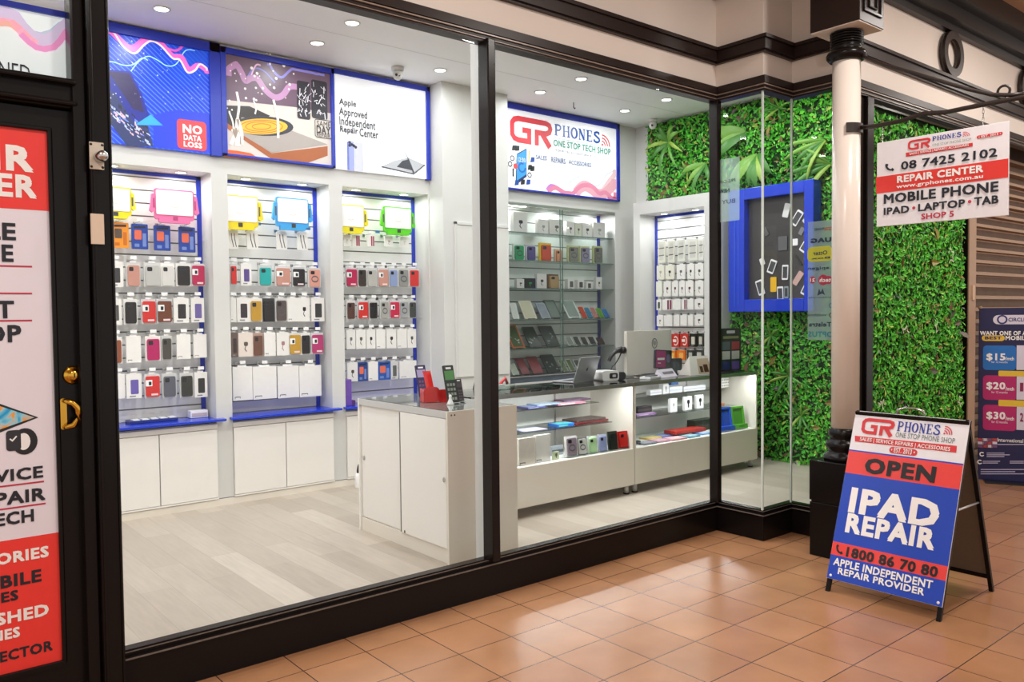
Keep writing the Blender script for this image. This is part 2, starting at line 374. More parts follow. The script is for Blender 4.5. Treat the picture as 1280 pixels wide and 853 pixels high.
co = MB(); band(co, PL, .045, 0, 3.262, 3.35); band(co, PL, .06, 0, 3.33, 3.352); band(co, PL, .028, 0, 3.25, 3.264)
struct('trim_cornice', co, BROWN, .004)
uc = MB(); band(uc, PL, .05, 0, 3.70, 3.76); band(uc, PL, .11, 0, 3.755, 3.87); band(uc, PL, .2, 0, 3.86, 4.03)
struct('trim_upper_cornice', uc, M('upper_cornice_black', '#1d1715', .4, noise=.15, scale=8), .008)
pln = MB(); band(pln, GL, .012, -.07, 0, .168); band(pln, GL, .02, -.06, .166, .182); band(pln, GL, .005, -.045, .182, .208)
struct('baseboard_front', pln, BLACK, .005)
pb = MB(); band(pb, GL, .0215, .016, .170, .177); band(pb, GL, .008, .003, .196, .2)
struct('trim_sill_bead', pb, M('worn_sill_edge', '#6d655f', .35, noise=.6, scale=40))
# mullions and posts
pm = MB()
pm.box(2.700, 2.752, 3.44, 3.53, .2, 3.01)
pm.box(4.722, 4.768, 3.462, 3.535, .2, 3.01)
struct('trim_mullions', pm, M('mullion_brown_black', '#1a1311', .25, noise=.25, scale=20, spec=.2), .006)
struct('trim_white_post', MB().box(2.748, 2.80, 3.56, 3.66, .0, 3.3), WHITE, .003)
struct('trim_bay_post', MB().box(5.44, 5.535, 2.76, 2.84, .2, 3.0), BLACK, .006)
struct('wall_bay_return', MB().box(5.105, 5.45, 2.79, 2.802, 0, 3.1), M('bay_return_dark_panel', '#2b2420', .4, noise=.1), .004)
struct('wall_next_shop', MB().box(7.61, 16, 3.22, 3.36, 0, 4.02), M('next_shop_brown_wall', '#6f5644', .6, noise=.1))
# panes
def pane(n, x0, y0, x1, y1, z0=.205, z1=3.0):
    dx, dy = x1-x0, y1-y0; L = math.hypot(dx, dy); nx, ny = -dy/L*.005, dx/L*.005
    mb = MB().face([(x0, y0, z0), (x1, y1, z0), (x1, y1, z1), (x0, y0, z1)])
    return struct('window_%d' % n, mb, GLASS)
pane(1, .84, 3.5, 2.70, 3.5); pane(2, 2.752, 3.5, 4.722, 3.5)
pane(3, 4.757, 3.46, 4.757, 3.13); pane(4, 4.762, 3.125, 5.095, 3.125); pane(5, 5.1, 3.12, 5.1, 2.80)
ed = MB()
for x, y in ((4.757, 3.128), (5.098, 3.125)): ed.box(x-.006, x+.006, y-.006, y+.006, .206, 2.998)
struct('trim_glass_edges', ed, EDGEG)

# ------------------------------------------------------------------ the doorway at the left
dj = MB()
dj.box(.716, .765, 3.47, 3.57, 0, 4.0).box(.765, .845, 3.44, 3.56, 0, 3.1)
dj.box(-.6, .73, 3.49, 3.60, 2.345, 2.46).box(-.6, .73, 3.455, 3.5, 2.43, 2.452).box(-.6, .735, 3.465, 3.5, 2.352, 2.372)
struct('trim_door_frame', dj, BLACK, .008)
struct('trim_door_frame_beads', MB().box(.772, .782, 3.432, 3.442, 0, 3.0).box(.832, .840, 3.432, 3.442, 0, 3.0), BLACK, .003)
DX = Matrix.Translation((0, 3.52, 0))
door = MB().box(.648, .757, 3.52, 3.565, .02, 2.345).box(-.28, -.17, 3.52, 3.565, .02, 2.345).box(-.2, .66, 3.52, 3.565, 2.262, 2.345).box(-.2, .66, 3.52, 3.565, .02, .215)
door = struct('door_1', door, BLACK, .006)
MB().box(.636, .65, 3.512, 3.53, .215, 2.262).box(-.17, .65, 3.512, 3.53, .2, .222).box(-.17, .65, 3.512, 3.53, 2.255, 2.27).build('panel_bead', BLACK, door, .003)
dl = at_y(91, 469, 3.52)
def disc_y(cx, cz, prof, n=24):       # lathe about an axis along -y : (radius, distance out)
    mb = MB(); v = []
    for r, d in prof:
        for a in range(n): v.append((cx+r*math.cos(2*math.pi*a/n), -d, cz+r*math.sin(2*math.pi*a/n)))
    f = [(j*n+a, j*n+(a+1) % n, (j+1)*n+(a+1) % n, (j+1)*n+a) for j in range(len(prof)-1) for a in range(n)]
    mb.idx(v, f, 0, True); mb.face(v[-n:]); return mb
def shift(mb, dx=0, dy=0, dz=0): mb.v = [(a+dx, b+dy, c+dz) for a, b, c in mb.v]; return mb
bolt = shift(disc_y(dl.x, dl.z, [(.036, 0), (.036, .006), (.03, .014), (.022, .016), (.02, .026), (.012, .03), (.004, .03)]), dy=3.52).build('deadbolt', BRASS, door)
MB().box(dl.x-.002, dl.x+.002, 3.487, 3.491, dl.z-.008, dl.z+.008).build('keyhole', DARK, bolt)
hp = at_y(86, 517, 3.52)
hb = MB().tube([(hp.x-.018, 3.515, hp.z+.052), (hp.x-.012, 3.492, hp.z+.05), (hp.x+.008, 3.482, hp.z+.043), (hp.x+.024, 3.478, hp.z+.024), (hp.x+.029, 3.477, hp.z), (hp.x+.024, 3.478, hp.z-.024), (hp.x+.008, 3.482, hp.z-.043), (hp.x-.012, 3.492, hp.z-.05), (hp.x-.018, 3.515, hp.z-.052)], [.008, .009, .011, .012, .012, .012, .011, .009, .008], 12)
hb.build('door_handle', BRASS, door)
MB().rbox(hp.x-.03, hp.x-.008, hp.z-.06, hp.z+.06, .008, 3.512, 3.52).build('handle_plate', BRASS, door)
# poster that fills the door's panel
po = MB().box(-.17, .648, 3.526, 3.54, .215, 2.262).build('door_poster', M('poster_lavender_white', '#e9e4ee', .35, noise=.02), door)
B = Board(po, Matrix.Translation((0, 3.526, 0)))
RED = C('#ee3a33', .4); REDL = C('#c22a48', .4); WHT = C('#f6f4f2', .4)
B.I = B.M.inverted()
def dtext(s, m, zr, right, lower, upper, bold=.03, dx=None, w=None):
    x1, z0 = B.q(right, lower); _, z1 = B.q(right, upper); h = z1-z0
    v, f = glyphs(s, bold); w = w or h*.86*len(s)
    o = MB().idx([(x1-w+w*a, 3.5245-d, z0+h*b) for a, b, d in v], f).build('lettering', m, po); return o
def dband(name, m, zt, zb, y=3.5252): return MB().flat([(-.17, zb), (.647, zb), (.647, zt), (-.17, zt)], y).build(name, m, po)
dband('red_band', RED, 2.262, B.q(61.5, 264)[1]); dband('red_base', RED, B.q(77, 665)[1], .215)
dtext('REPAIR', WHT, 0, 42, 216, 184, .035); dtext('CENTER', WHT, 0, 46, 249, 220, .035)
dtext('MOBILE', INK, 0, 20, 301, 279); dtext('PHONE', INK, 0, 17, 328, 306)
dtext('TABLET', INK, 0, 18, 398, 376); dtext('LAPTOP', INK, 0, 27, 428, 406)
for py in (333, 367, 401):
    z = B.q(20, py)[1]; MB().flat([(-.1, z-.003), (B.q(40, py)[0], z-.003), (B.q(40, py)[0], z+.003), (-.1, z+.003)], 3.5246).build('red_rule', REDL, po)
dtext('SERVICE', INK, 0, 54, 597, 582); dtext('REPAIR', INK, 0, 57, 625, 609); dtext('TECH', INK, 0, 42.5, 652, 636)
for py, xr in ((602, 55), (629.5, 57)):
    z = B.q(xr, py)[1]; MB().flat([(-.1, z-.003), (B.q(xr, py)[0], z-.003), (B.q(xr, py)[0], z+.003), (-.1, z+.003)], 3.5246).build('red_rule', REDL, po)
dtext('ACCESSORIES', WHT, 0, 61, 696, 682, .035); dtext('MOBILE', INK, 0, 52, 727, 711, .035); dtext('CASES', INK, 0, 23, 750, 737, .035)
dtext('REFURBISHED', WHT, 0, 61, 769, 754, .035); dtext('PHONES', WHT, 0, 25, 796, 783, .035); dtext('PROTECTOR', INK, 0, 66, 813, 800, .03)
tb = [B.q(*p) for p in ((-20, 497), (0, 505), (48, 522), (0, 541), (-20, 548))]
MB().flat([(a, b) for a, b in reversed(tb)], 3.5248).build('printed_tablet', DARK, po)
tb2 = [B.q(*p) for p in ((-20, 500), (0, 508), (43, 522), (0, 537), (-20, 544))]
sc = bpy.data.materials.new('tablet_screen_swirl'); sc.use_nodes = True; nt = sc.node_tree
n = nt.nodes.new('ShaderNodeTexNoise'); n.inputs['Scale'].default_value = 9; n.inputs['Distortion'].default_value = 1.5
rp = nt.nodes.new('ShaderNodeValToRGB'); el = rp.color_ramp.elements; el[0].position = .35; el[0].color = (*lin('#1aa0d8'), 1); el[1].position = .62; el[1].color = (*lin('#f0a030'), 1)
e2 = el.new(.5); e2.color = (*lin('#8fd4e8'), 1); g = nt.nodes.new('ShaderNodeNewGeometry'); nt.links.new(g.outputs['Position'], n.inputs[0]); nt.links.new(n.outputs[0], rp.inputs[0]); nt.links.new(rp.outputs[0], nt.nodes['Principled BSDF'].inputs[0])
MB().flat([(a, b) for a, b in reversed(tb2)], 3.5244).build('printed_screen', sc, po)
wx0, wz0 = B.q(8, 566); wx1, wz1 = B.q(28, 535); wc = B.q(31, 552)
MB().flat(circ(wc[0], wc[1], .042, 24, .05), 3.5243).build('printed_watch', DARK, po)
MB().flat(circ(wc[0]-.004, wc[1], .022, 20, .032), 3.5240).build('watch_strap_gap', PAPER, po)
MB().rflat(wx0, wx1-.006, wz0+.004, wz1-.006, .012, 3.5238).build('watch_face', C('#2b2b31', .2), po)
MB().stroke([(wx0+.012, wz0+.05), (wx0+.02, wz0+.042), (wx0+.034, wz0+.058)], .005, 3.5234).build('watch_tick', PAPER, po)

# transom pane above the door with the hung poster
struct('window_6', MB().face([(-.6, 3.54, 2.46), (.716, 3.54, 2.46), (.716, 3.54, 3.05), (-.6, 3.54, 3.05)]), GLASS)
tx1, tz1 = (at_y(91.5, 18, 3.56).x, at_y(91.5, 18, 3.56).z)
t = thing('transom_poster', 'white poster with pink and lilac ribbon in blue frame hung above the black door', 'poster', (0, 3.56, 0))
MB().box(-.35, tx1, 0, .02, 2.41, tz1).build('poster_sheet', C('#e8eff1', .4, .45), t)  # faint glow of sheet and ribbons stands in for light through the paper
MB().box(tx1-.022, tx1, -.012, .02, 2.41, tz1).box(-.35, tx1, -.012, .02, tz1-.022, tz1).build('frame', BLUE, t)
B2 = Board(t, Matrix.Translation((0, 3.56, 0)), 0, 0, 7.754)
for c, w, pts in (('#d9c9ea', .05, [(-60, 150), (60, 130), (140, 165), (230, 300), (340, 380), (450, 400), (540, 370), (600, 300), (660, 240), (700, 215)]),
                  ('#f2b7a8', .03, [(-60, 220), (50, 215), (120, 230), (190, 290), (240, 340), (300, 400), (360, 430)]),
                  ('#f29bd2', .022, [(200, 330), (280, 410), (350, 460), (430, 478), (520, 460), (580, 400), (640, 310), (690, 285)]),
                  ('#c3cbe0', .02, [(-40, 80), (80, 100), (170, 140), (240, 240), (320, 320), (400, 340), (500, 310), (580, 240), (660, 200)]),
                  ('#ffe9f6', .005, [(-60, 245), (60, 232), (150, 260), (230, 340), (310, 410), (400, 445), (500, 430), (570, 380), (620, 310)])):
    MB().stroke([B2.q(*p) for p in pts], w, -.002-.0004*(len(pts) % 3)).build('printed_ribbon', C(c, .4, .4), t)
B2.text('NED', INK, (-8, 750), (290, 640), 0, -.004)
# fittings on the door post
def plate(name, lab, px0, py0, px1, py1, m, knob):
    a = at_y(px0, py0, 3.43); b = at_y(px1, py1, 3.43); cx, cz = (a.x+b.x)/2, (a.z+b.z)/2
    t = thing(name, lab, 'plate', (cx, 3.43, cz)); w, h = (b.x-a.x)/2, (a.z-b.z)/2
    MB().box(-w, w, -.006, 0, -h, h).build('face_plate', m, t, .002)
    if knob:
        disc_y(.01, -.005, [(.022, .004), (.02, .05), (.014, .062), (.003, .064)]).build('lock_cylinder', CHROME, t)
        for sx in (-1, 1):
            for sz in (-1, 1): disc_y(sx*w*.78, sz*h*.82, [(.005, .006), (.004, .008), (.001, .009)], 10).build('screw', DARK, t)
plate('lock_plate', 'cream painted lock plate with steel cylinder on the black door post', 111, 177, 130, 213, M('plate_cream', '#cfc4b4', .4, noise=.08, scale=40), True)
plate('cover_plate', 'plain beige rectangular cover plate on door post below the lock plate', 112.5, 267, 130.5, 306, M('plate_beige', '#d9c4ae', .45, noise=.04, scale=40), False)
# ================================================================== arcade: column, signs, greenery
CX, CY = 4.856, 2.60
t = thing('column', 'round cream column with black collar standing on a square black pedestal', 'column', (CX, CY, 0))
MB().box(-.148, .148, -.155, .155, 0, .34).box(-.142, .142, -.149, .149, .34, .352).box(-.15, .15, -.157, .157, .352, .605).build('pedestal', BLACK, t, .004)
MB().lathe([(.125, .605), (.128, .625), (.12, .645), (.1, .655), (.098, .67), (.112, .685), (.115, .705), (.108, .725), (.09, .735), (.088, .75), (.1, .762), (.1, .785), (.088, .80), (.084, .81)], n=32).build('base_moulding', BLACK, t)
MB().lathe([(.0825, .80), (.0825, 3.10)], n=40).build('shaft', CREAMC, t)
MB().lathe([(.084, 3.075), (.1, 3.082), (.118, 3.1), (.12, 3.118), (.11, 3.135), (.09, 3.142), (.086, 3.15), (.092, 3.16), (.092, 3.17)], n=32).build('collar', BLACK, t)
cp = MB()
for i in range(8): cp.lathe([(.083, 3.165+i*.0155), (.098, 3.172+i*.0155), (.083, 3.18+i*.0155)], n=32)
cp.build('ribbed_neck', BLACK, t)
bx = MB().box(-.148, .148, -.16, .16, 3.262, 4.0).build('capital_box', BROWN, t, .004)
MB().box(-.145, .145, -.155, .155, 3.258, 3.263).build('soffit_panel', CREAM, t)
fr = MB()
for x0, x1, z0, z1 in ((-.11, -.09, 3.33, 3.8), (.09, .11, 3.33, 3.8), (-.11, .11, 3.32, 3.34), (-.05, -.04, 3.36, 3.8), (.04, .05, 3.36, 3.8), (-.05, .05, 3.355, 3.365)): fr.box(x0, x1, -.172, -.158, z0, z1)
fr.build('front_moulding', BLACK, bx, .004)

# iron bracket on the column
IRON = M('wrought_iron_brown_black', '#2a201d', .4, noise=.2, scale=30, bump=.1)
t = thing('sign_bracket', 'wrought iron bracket with curved brace reaching out from the cream column', 'bracket', (CX, 2.515, 2.66))
def arc_band(r, z0, z1, a0, a1, th=.012):
    n = 14; P = [R(a0+(a1-a0)*i/n) for i in range(n+1)]
    return MB().prismz([(r*math.cos(a), .085+r*math.sin(a)) for a in P]+[((r+th)*math.cos(a), .085+(r+th)*math.sin(a)) for a in reversed(P)][::1], z0, z1)
arc_band(.084, -.028, .028, 208, 330).build('clamp_band', IRON, t)
arm = [(0, -.005, 0), (0, -.1, -.008), (0, -.25, -.006), (0, -.38, .012), (0, -.5, -.004), (0, -.7, .0), (0, -.9, .0), (0, -1.2, .006), (0, -1.5, .01)]
MB().tube(arm, .013, 10).build('arm', IRON, t)
br = [(0, .0, .44), (0, -.06, .40), (0, -.15, .345), (0, -.28, .28), (0, -.45, .19), (0, -.62, .10), (0, -.74, .045), (0, -.84, .022), (0, -.9, .016)]
MB().tube(br, .011, 10).build('curved_brace', IRON, t)
arc_band(.084, .42, .46, 240, 330).build('upper_clamp', IRON, t)
MB().tube([(0, -.80+.03*math.cos(a), .05+.03*math.sin(a)) for a in [R(-100-20*i) for i in range(14)]], .007, 8).build('curl', IRON, t)

# hanging sign, facing along the shopfront
SM = frame_mat((CX, 2.406, 2.046), (0, -1, 0), (0, 0, 1)); SW, SH = .718, .502
t = thing('hanging_sign', 'white rectangular repair sign hanging on chains from the iron bracket', 'sign', mat=SM)
MB().box(0, SW, 0, .014, 0, SH).build('sign_panel', C('#ece9ee', .4), t, .002)
for x in (.03, SW-.13):
    ch = MB()
    for i in range(5):
        a = .0045; zc = SH+.012+i*.021
        pts = [(x+(a*math.cos(w) if i % 2 else 0), .007+(0 if i % 2 else a*math.cos(w)), zc+.0135*math.sin(w)) for w in [2*math.pi*k/12 for k in range(12)]]
        ch.tube(pts, .0018, 6, closed=True)
    ch.build('chain', CHROME, t)
B = Board(t, SM, 1080, 140, 5.33)
SRED = C('#d6333a', .4); NAVY = C('#23389a', .4); SGREY = C('#8b9a8f', .4); SDARK = C('#20222e', .4)
def logo_block(B, gr, ph, wf, tag_, tagtxt, bar, bartxt, bars, est, esttxt, tagm):
    mb = MB(); gr_logo(mb, *B.q(*gr[0]), *B.q(*gr[1]), -.0025); mb.build('logo_mark', SRED, B.p)
    mb = MB(); serif_word(mb, 'PHONES', *B.q(*ph[0]), *B.q(*ph[1]), -.0025); mb.build('logo_word', NAVY, B.p)
    mb = MB(); wifi(mb, *B.q(*wf[0]), *B.q(*wf[1]), -.0025); mb.build('signal_mark', SRED, B.p)
    B.text(tagtxt, tagm, *tag_, 0.0)
    if bar: B.poly('red_bar', SRED, bar); B.text(bars, WHT, *bartxt, .012, -.003)
    if est:
        B.rect('red_pill', SRED, *est, r=.02); B.text('\u2022 EST. 2013 \u2022', WHT, *esttxt, .015, -.003)
logo_block(B, ((292, 258), (447, 168)), ((455, 195), (655, 132)), ((658, 168), (708, 126)), ((457, 230), (715, 172)), 'ONE STOP PHONE SHOP',
           [(280, 300), (725, 230), (725, 205), (280, 272)], ((305, 292), (700, 211)), 'SALES | SERVICE | REPAIRS | ACCESSORIES', ((752, 180), (925, 131)), ((765, 176), (915, 136)), SGREY)
mb = MB(); handset(mb, *B.q(140, 400), *B.q(204, 338), -.0025); mb.build('handset_mark', SDARK, t)
B.text('08 7425 2102', SDARK, (248, 388), (890, 237), .02)
B.poly('red_band', C('#e2372f', .4), [(82, 546), (962, 436), (963, 310), (79, 436)])
B.text('REPAIR CENTER', WHT, (222, 475), (797, 350), .035); B.text('www.grphones.com.au', WHT, (218, 519), (795, 413), .02)
B.text('MOBILE PHONE', SDARK, (133, 615), (898, 460), .03)
B.text('IPAD', SDARK, (133, 688), (303, 622), .03); B.text('LAPTOP', SDARK, (362, 665), (675, 580), .03); B.text('TAB', SDARK, (735, 625), (898, 553), .03)
for d in ((333, 640), (705, 598)):
    x, z = B.q(*d); MB().flat(circ(x, z, .009), -.003).build('red_dot', REDL, t)
B.text('SHOP 5', REDL, (383, 718), (600, 658), .025)

# sandwich board
AX0, AXA, AX1, AY0, AY1, AH = 4.155, 4.497, 4.839, 2.338, 1.728, .972
t = thing('sandwich_board', 'black framed A shaped pavement board reading OPEN on the terracotta tiles', 'sign', (AXA, (AY0+AY1)/2, 0))
TL = Matrix.Translation((AXA, (AY0+AY1)/2, 0)).inverted()
BF = frame_mat((AX0, AY0, 0), (0, -1, 0), (AXA-AX0, 0, AH)); HL = math.hypot(AXA-AX0, AH); AW = AY0-AY1
BB = frame_mat((AX1, AY1, 0), (0, 1, 0), (AXA-AX1, 0, AH))
def local(o, M): o.matrix_basis = TL @ M; return o
for nm, MX in (('front', BF), ('rear', BB)):
    fr = MB()
    for x in (0, AW-.022): fr.box(x, x+.022, .0, .022, 0, HL)
    fr.box(.02, AW-.02, .002, .022, HL-.03, HL-.002).box(.02, AW-.02, .002, .02, .085, .105)
    local(fr.build(nm+'_frame', BLACK, t, .002), MX)
pan = local(MB().box(-.001, AW+.001, -.005, -.001, .072, HL-.004).build('front_panel', C('#eceaf0', .35), t), BF)
local(MB().box(.018, AW-.018, .004, .008, .09, HL-.03).build('rear_panel', C('#6d6052', .4), t), BB)
MB().tube([(-.0+dx, dy, AH+.002+dz) for dx, dy, dz in ((0, -.075, 0), (0, -.07, .02), (0, -.03, .035), (0, .03, .035), (0, .07, .02), (0, .075, 0))], .006, 8).build('carry_handle', CHROME, t)
MB().tube([(-.15, -AW/2+.01, .52), (.15, -AW/2+.01, .52)], .006, 8).build('spreader_bar', ALU, t)
B = Board(pan, BF, 980, 480, 2.667)
def yoff(o):                 # lettering sits on the panel face
    o.location.y -= .0052; return o
n0 = set(pan.children)
logo_block(B, ((256, 166), (375, 124)), ((377, 158), (530, 140)), ((533, 170), (567, 144)), ((373, 179), (573, 183)), 'ONE STOP PHONE SHOP',
           [(238, 193), (576, 231), (578, 208), (238, 174)], ((254, 194), (557, 213)), 'SALES | SERVICE REPAIRS | ACCESSORIES', ((351, 231), (448, 221)), ((358, 229), (440, 222)), C('#5f6d68', .4))
ABLUE = C('#1441b8', .35); ARED = C('#e8413c', .35)
x0, x1 = .0, AW
zz = lambda a: B.q(*a)[1]
def hband(nm, m, zt, zb): return MB().flat([(x0, zb), (x1, zb), (x1, zt), (x0, zt)], -.0013).build(nm, m, pan)
z1_, z2_, z3_, z4_ = zz((407, 248)), zz((395, 325)), zz((354, 567)), zz((347, 613))
hband('blue_rule', ABLUE, z1_+.008, z1_); hband('red_band', ARED, z1_, z2_); hband('blue_field', ABLUE, z2_, z3_); hband('phone_band', ARED, z3_, z4_); hband('blue_base', ABLUE, z4_, .073)
B.text('OPEN', C('#1c1418', .4), (268, 298), (512, 278), .04); B.text('IPAD', WHT, (215, 428), (527, 394), .04); B.text('REPAIR', WHT, (205, 495), (512, 487), .04)
B.text('1800 86 70 80', C('#1c1418', .4), (208, 577), (518, 612), .03)
mb = MB(); handset(mb, *B.q(172, 565), *B.q(202, 541), -.0025); mb.build('handset_mark', C('#1c1418', .4), pan)
B.text('APPLE INDEPENDENT', WHT, (166, 604), (500, 658), .025); B.text('REPAIR PROVIDER', WHT, (181, 635), (472, 684), .025)
for c in set(pan.children)-n0: yoff(c)
for x in (.02, AW-.02): shift(disc_y(x, .09, [(.008, .0), (.007, .003), (.002, .004)], 12), dy=-.005).build('fixing_screw', WHT, pan)

# iron letter rings on the fascia
def ring(nm, lab, px, pz):
    t = thing(nm, lab, 'ornament', (px, 2.79, pz), group=None)
    mb = MB(); n = 36
    prof = [(.115, -.012), (.178, -.012), (.183, -.03), (.178, -.05), (.115, -.05), (.110, -.03)]
    v = [(r*math.cos(2*math.pi*a/n), y, r*.98*math.sin(2*math.pi*a/n)) for r, y in prof for a in range(n)]
    k = len(prof); mb.idx(v, [(j*n+a, j*n+(a+1) % n, ((j+1) % k)*n+(a+1) % n, ((j+1) % k)*n+a) for j in range(k) for a in range(n)], 0, False)
    mb.build('ring', IRON, t)
    for a in (45, 225): MB().tube([(.145*math.cos(R(a)), 0, .145*math.sin(R(a))), (.145*math.cos(R(a)), -.015, .145*math.sin(R(a)))], .01, 8).build('fixing_peg', IRON, t)
ring('ring_ornament', 'black iron ring fixed on the cream fascia right of the column', 6.767, 3.53)
ring('ring_ornament', 'black iron ring half cut by the right edge of the photo', 8.37, 3.53)

# timber louvre screen and the advert board in front of it
TIM = M('weathered_timber', '#a5866c', .5, noise=.12, scale=12); TIMD = M('dark_timber', '#8f6f58', .6, noise=.22, scale=9)
t = thing('timber_screen', 'brown horizontal timber louvre screen right of the outdoor leaf panel', 'screen', (7.21, 2.79, 0))
MB().box(0, .14, 0, .16, 0, 3.0).build('end_post', TIM, t, .004)
MB().box(.145, 4.6, .31, .33, 0, 3.0).build('backing_board', TIMD, t)
k = 0
for i in range(27):
    z = .12+.109*i
    mb = MB().idx([(.145, .22, z), (4.6, .22, z), (4.6, .25, z+.02), (.145, .25, z+.02), (.145, .30, z-.012), (4.6, .30, z-.012)], [(0, 1, 2, 3), (0, 4, 5, 1), (3, 2, 5, 4)])
    mb.box(.145, 4.6, .215, .225, z-.014, z+.012); mb.build('slat', TIM, t)
MB().box(.05, .09, -.01, 0, 1.62, 1.74).build('catch_plate', C('#c9ab8d', .5), t)
p0 = at_z(1222, 601, .0); p1 = at_z(1280, 605, .0); ux = (p1-p0); ux.z = 0; ux.normalize()
BM = frame_mat((p0.x, p0.y, 0), ux, (0, 0, 1)); BH = 1.55
t = thing('advert_board', 'tall navy mobile plan advert board with coloured price boxes before the timber screen', 'board', mat=BM)
MB().box(0, .85, 0, .02, .012, BH).build('board_panel', C('#17154a', .4), t, .003)
MB().box(.05, .8, -.12, .14, 0, .012).build('base_plate', DARK, t)
MB().tube([(-.005, .01, BH+.002), (.02, -.002, BH+.006)], .012, 8).build('corner_clip', TIM, t)
B = Board(t, BM, 1215, 380, 3.708)
PINK = C('#b81f6a', .4); SKY = C('#1c6fc0', .4); YEL = C('#e8c23a', .4); LIL = C('#dcd6e6', .4)
def bz(zy): return B.q(120, zy)[1]
def bx_(zx): return B.q(zx, 300)[0]
B.rect('logo_pill', LIL, (97, 95), (420, 50), -.002, r=.05)
lx, lz = B.q(140, 73); MB().stroke(circ(lx, lz, .034, 20), .013, -.003, closed=True).build('logo_ring', C('#2a2a70', .4), t)
B.text('CIRCLES', C('#2a2a70', .4), (168, 82), (262, 64), .02)
B.text('WANT ONE OF AUSTRALIA\u2019S', WHT, (37, 146), (395, 126), .03); B.rect('yellow_pill', YEL, (45, 172), (152, 146), -.002, r=.03); B.text('BEST', C('#2a2060', .4), (60, 165), (138, 151), .03); B.text('MOBILE', WHT, (155, 168), (262, 149), .03)
for zt, zb, m, pr in ((194, 306, SKY, '$15'), (334, 444, PINK, '$20'), (472, 584, PINK, '$30')):
    B.rect('price_box', m, (50, zb), (206, zt), -.002, r=.03); B.rect('data_box', LIL, (206, zb), (420, zt), -.002, r=.0)
    B.text(pr, WHT, (66, zt+72 if pr == '$15' else zt+66), (155, zt+36 if pr == '$15' else zt+30), .03); B.text('/mth', WHT, (155, zt+68), (195, zt+52), .02)
    B.text('for 12 months', WHT, (90, zt+80), (165, zt+72), .0)
for zt in (315, 454): B.rect('yellow_tab', YEL, (122, zt+20), (420, zt), -.003, r=.01)
for zt, s in ((366, '1'), (506, '2')): B.text(s, C('#8d1f50', .4), (222, zt+40), (238, zt), .03)
fl = MB()
for i in range(4):
    for j in range(3): x, z = B.q(40+i*21, 630+j*15); fl.flat([(x-.022, z-.012), (x+.022, z-.012), (x+.022, z+.012), (x-.022, z+.012)], -.003, (i+j) % 3)
fl.build('flag_icons', [C('#b8434a', .4), C('#d8d0e0', .4), C('#7a4f78', .4)], t)
B.text('International Roaming', WHT, (118, 644), (330, 632), .01)
ln = MB()
for zy, xa, xb in ((652, 118, 300), (692, 68, 150), (700, 68, 175), (708, 68, 150), (730, 50, 130), (738, 50, 120), (730, 175, 240), (738, 175, 240), (768, 40, 250), (778, 40, 200), (788, 40, 250)):
    a = B.q(xa, zy); b = B.q(xb, zy); ln.flat([(a[0], a[1]-.004), (b[0], b[1]-.004), (b[0], b[1]+.004), (a[0], a[1]+.004)], -.003)
ln.build('small_print_lines', C('#b9b4d2', .4), t)
for zx, zy in ((46, 697), (36, 733)): x, z = B.q(zx, zy); MB().stroke(circ(x, z, .016, 14, None, 40, 330), .009, -.003).build('round_icon', WHT, t)

# ------------------------------------------------------------------ leaf walls
LEAF = leaf_mat('mixed_green_leaves', [(0, '#267a18'), (.2, '#37a021'), (.45, '#4fc02a'), (.7, '#74d63e'), (.84, '#2f8a1e'), (.93, '#b4cf5a'), (.97, '#8a6f40'), (1, '#5a6a5a')])
LEAFD = leaf_mat('grey_and_russet_leaves', [(0, '#5a5f5a'), (.4, '#7a5a34'), (.7, '#93873f'), (1, '#6d3a22')])
FERN = leaf_mat('long_fern_leaves', [(0, '#2e6b2a'), (.5, '#5f9a3a'), (1, '#9fb64c')])
SOIL = M('leaf_wall_backing', '#16330f', .9, noise=.4, scale=20)
def leaves(n, w, h, size, rng, depth=.05, holes=()):
    """small folded leaves over a panel (x 0..w, z 0..h) facing -y"""
    cx = rng.uniform(0, w, n); cz = rng.uniform(0, h, n); keep = np.ones(n, bool)
    for x0, x1, z0, z1 in holes: keep &= ~((cx > x0) & (cx < x1) & (cz > z0) & (cz < z1))
    cx, cz = cx[keep], cz[keep]; n = len(cx)
    a = rng.uniform(0, 2*math.pi, n); L = size*rng.uniform(.6, 1.35, n); W = L*rng.uniform(.35, .6, n); tl = rng.uniform(-.25, .9, n)
    y = -rng.uniform(.0, depth, n)
    ux, uz = np.cos(a), np.sin(a); vx, vz = -uz, ux
    tip = np.sin(tl); ct = np.cos(tl); P = []
    for u, v, k in ((-.5, 0, 0), (0, -.5, .12), (.5, 0, 0), (0, .5, .12)):
        P.append(np.stack([cx+ux*u*L*ct+vx*v*W, y-u*L*tip-k*L, cz+uz*u*L*ct+vz*v*W], 1))
    V = np.stack(P, 1).reshape(-1, 3); i = np.arange(n)*4
    F = np.concatenate([np.stack([i, i+1, i+2], 1), np.stack([i, i+2, i+3], 1)])
    return V, F
def leaf_obj(name, V, F, m, parent):
    me = bpy.data.meshes.new(name); me.from_pydata(V.tolist(), [], F.tolist()); me.materials.append(m); me.update(); return put(name, me, parent)
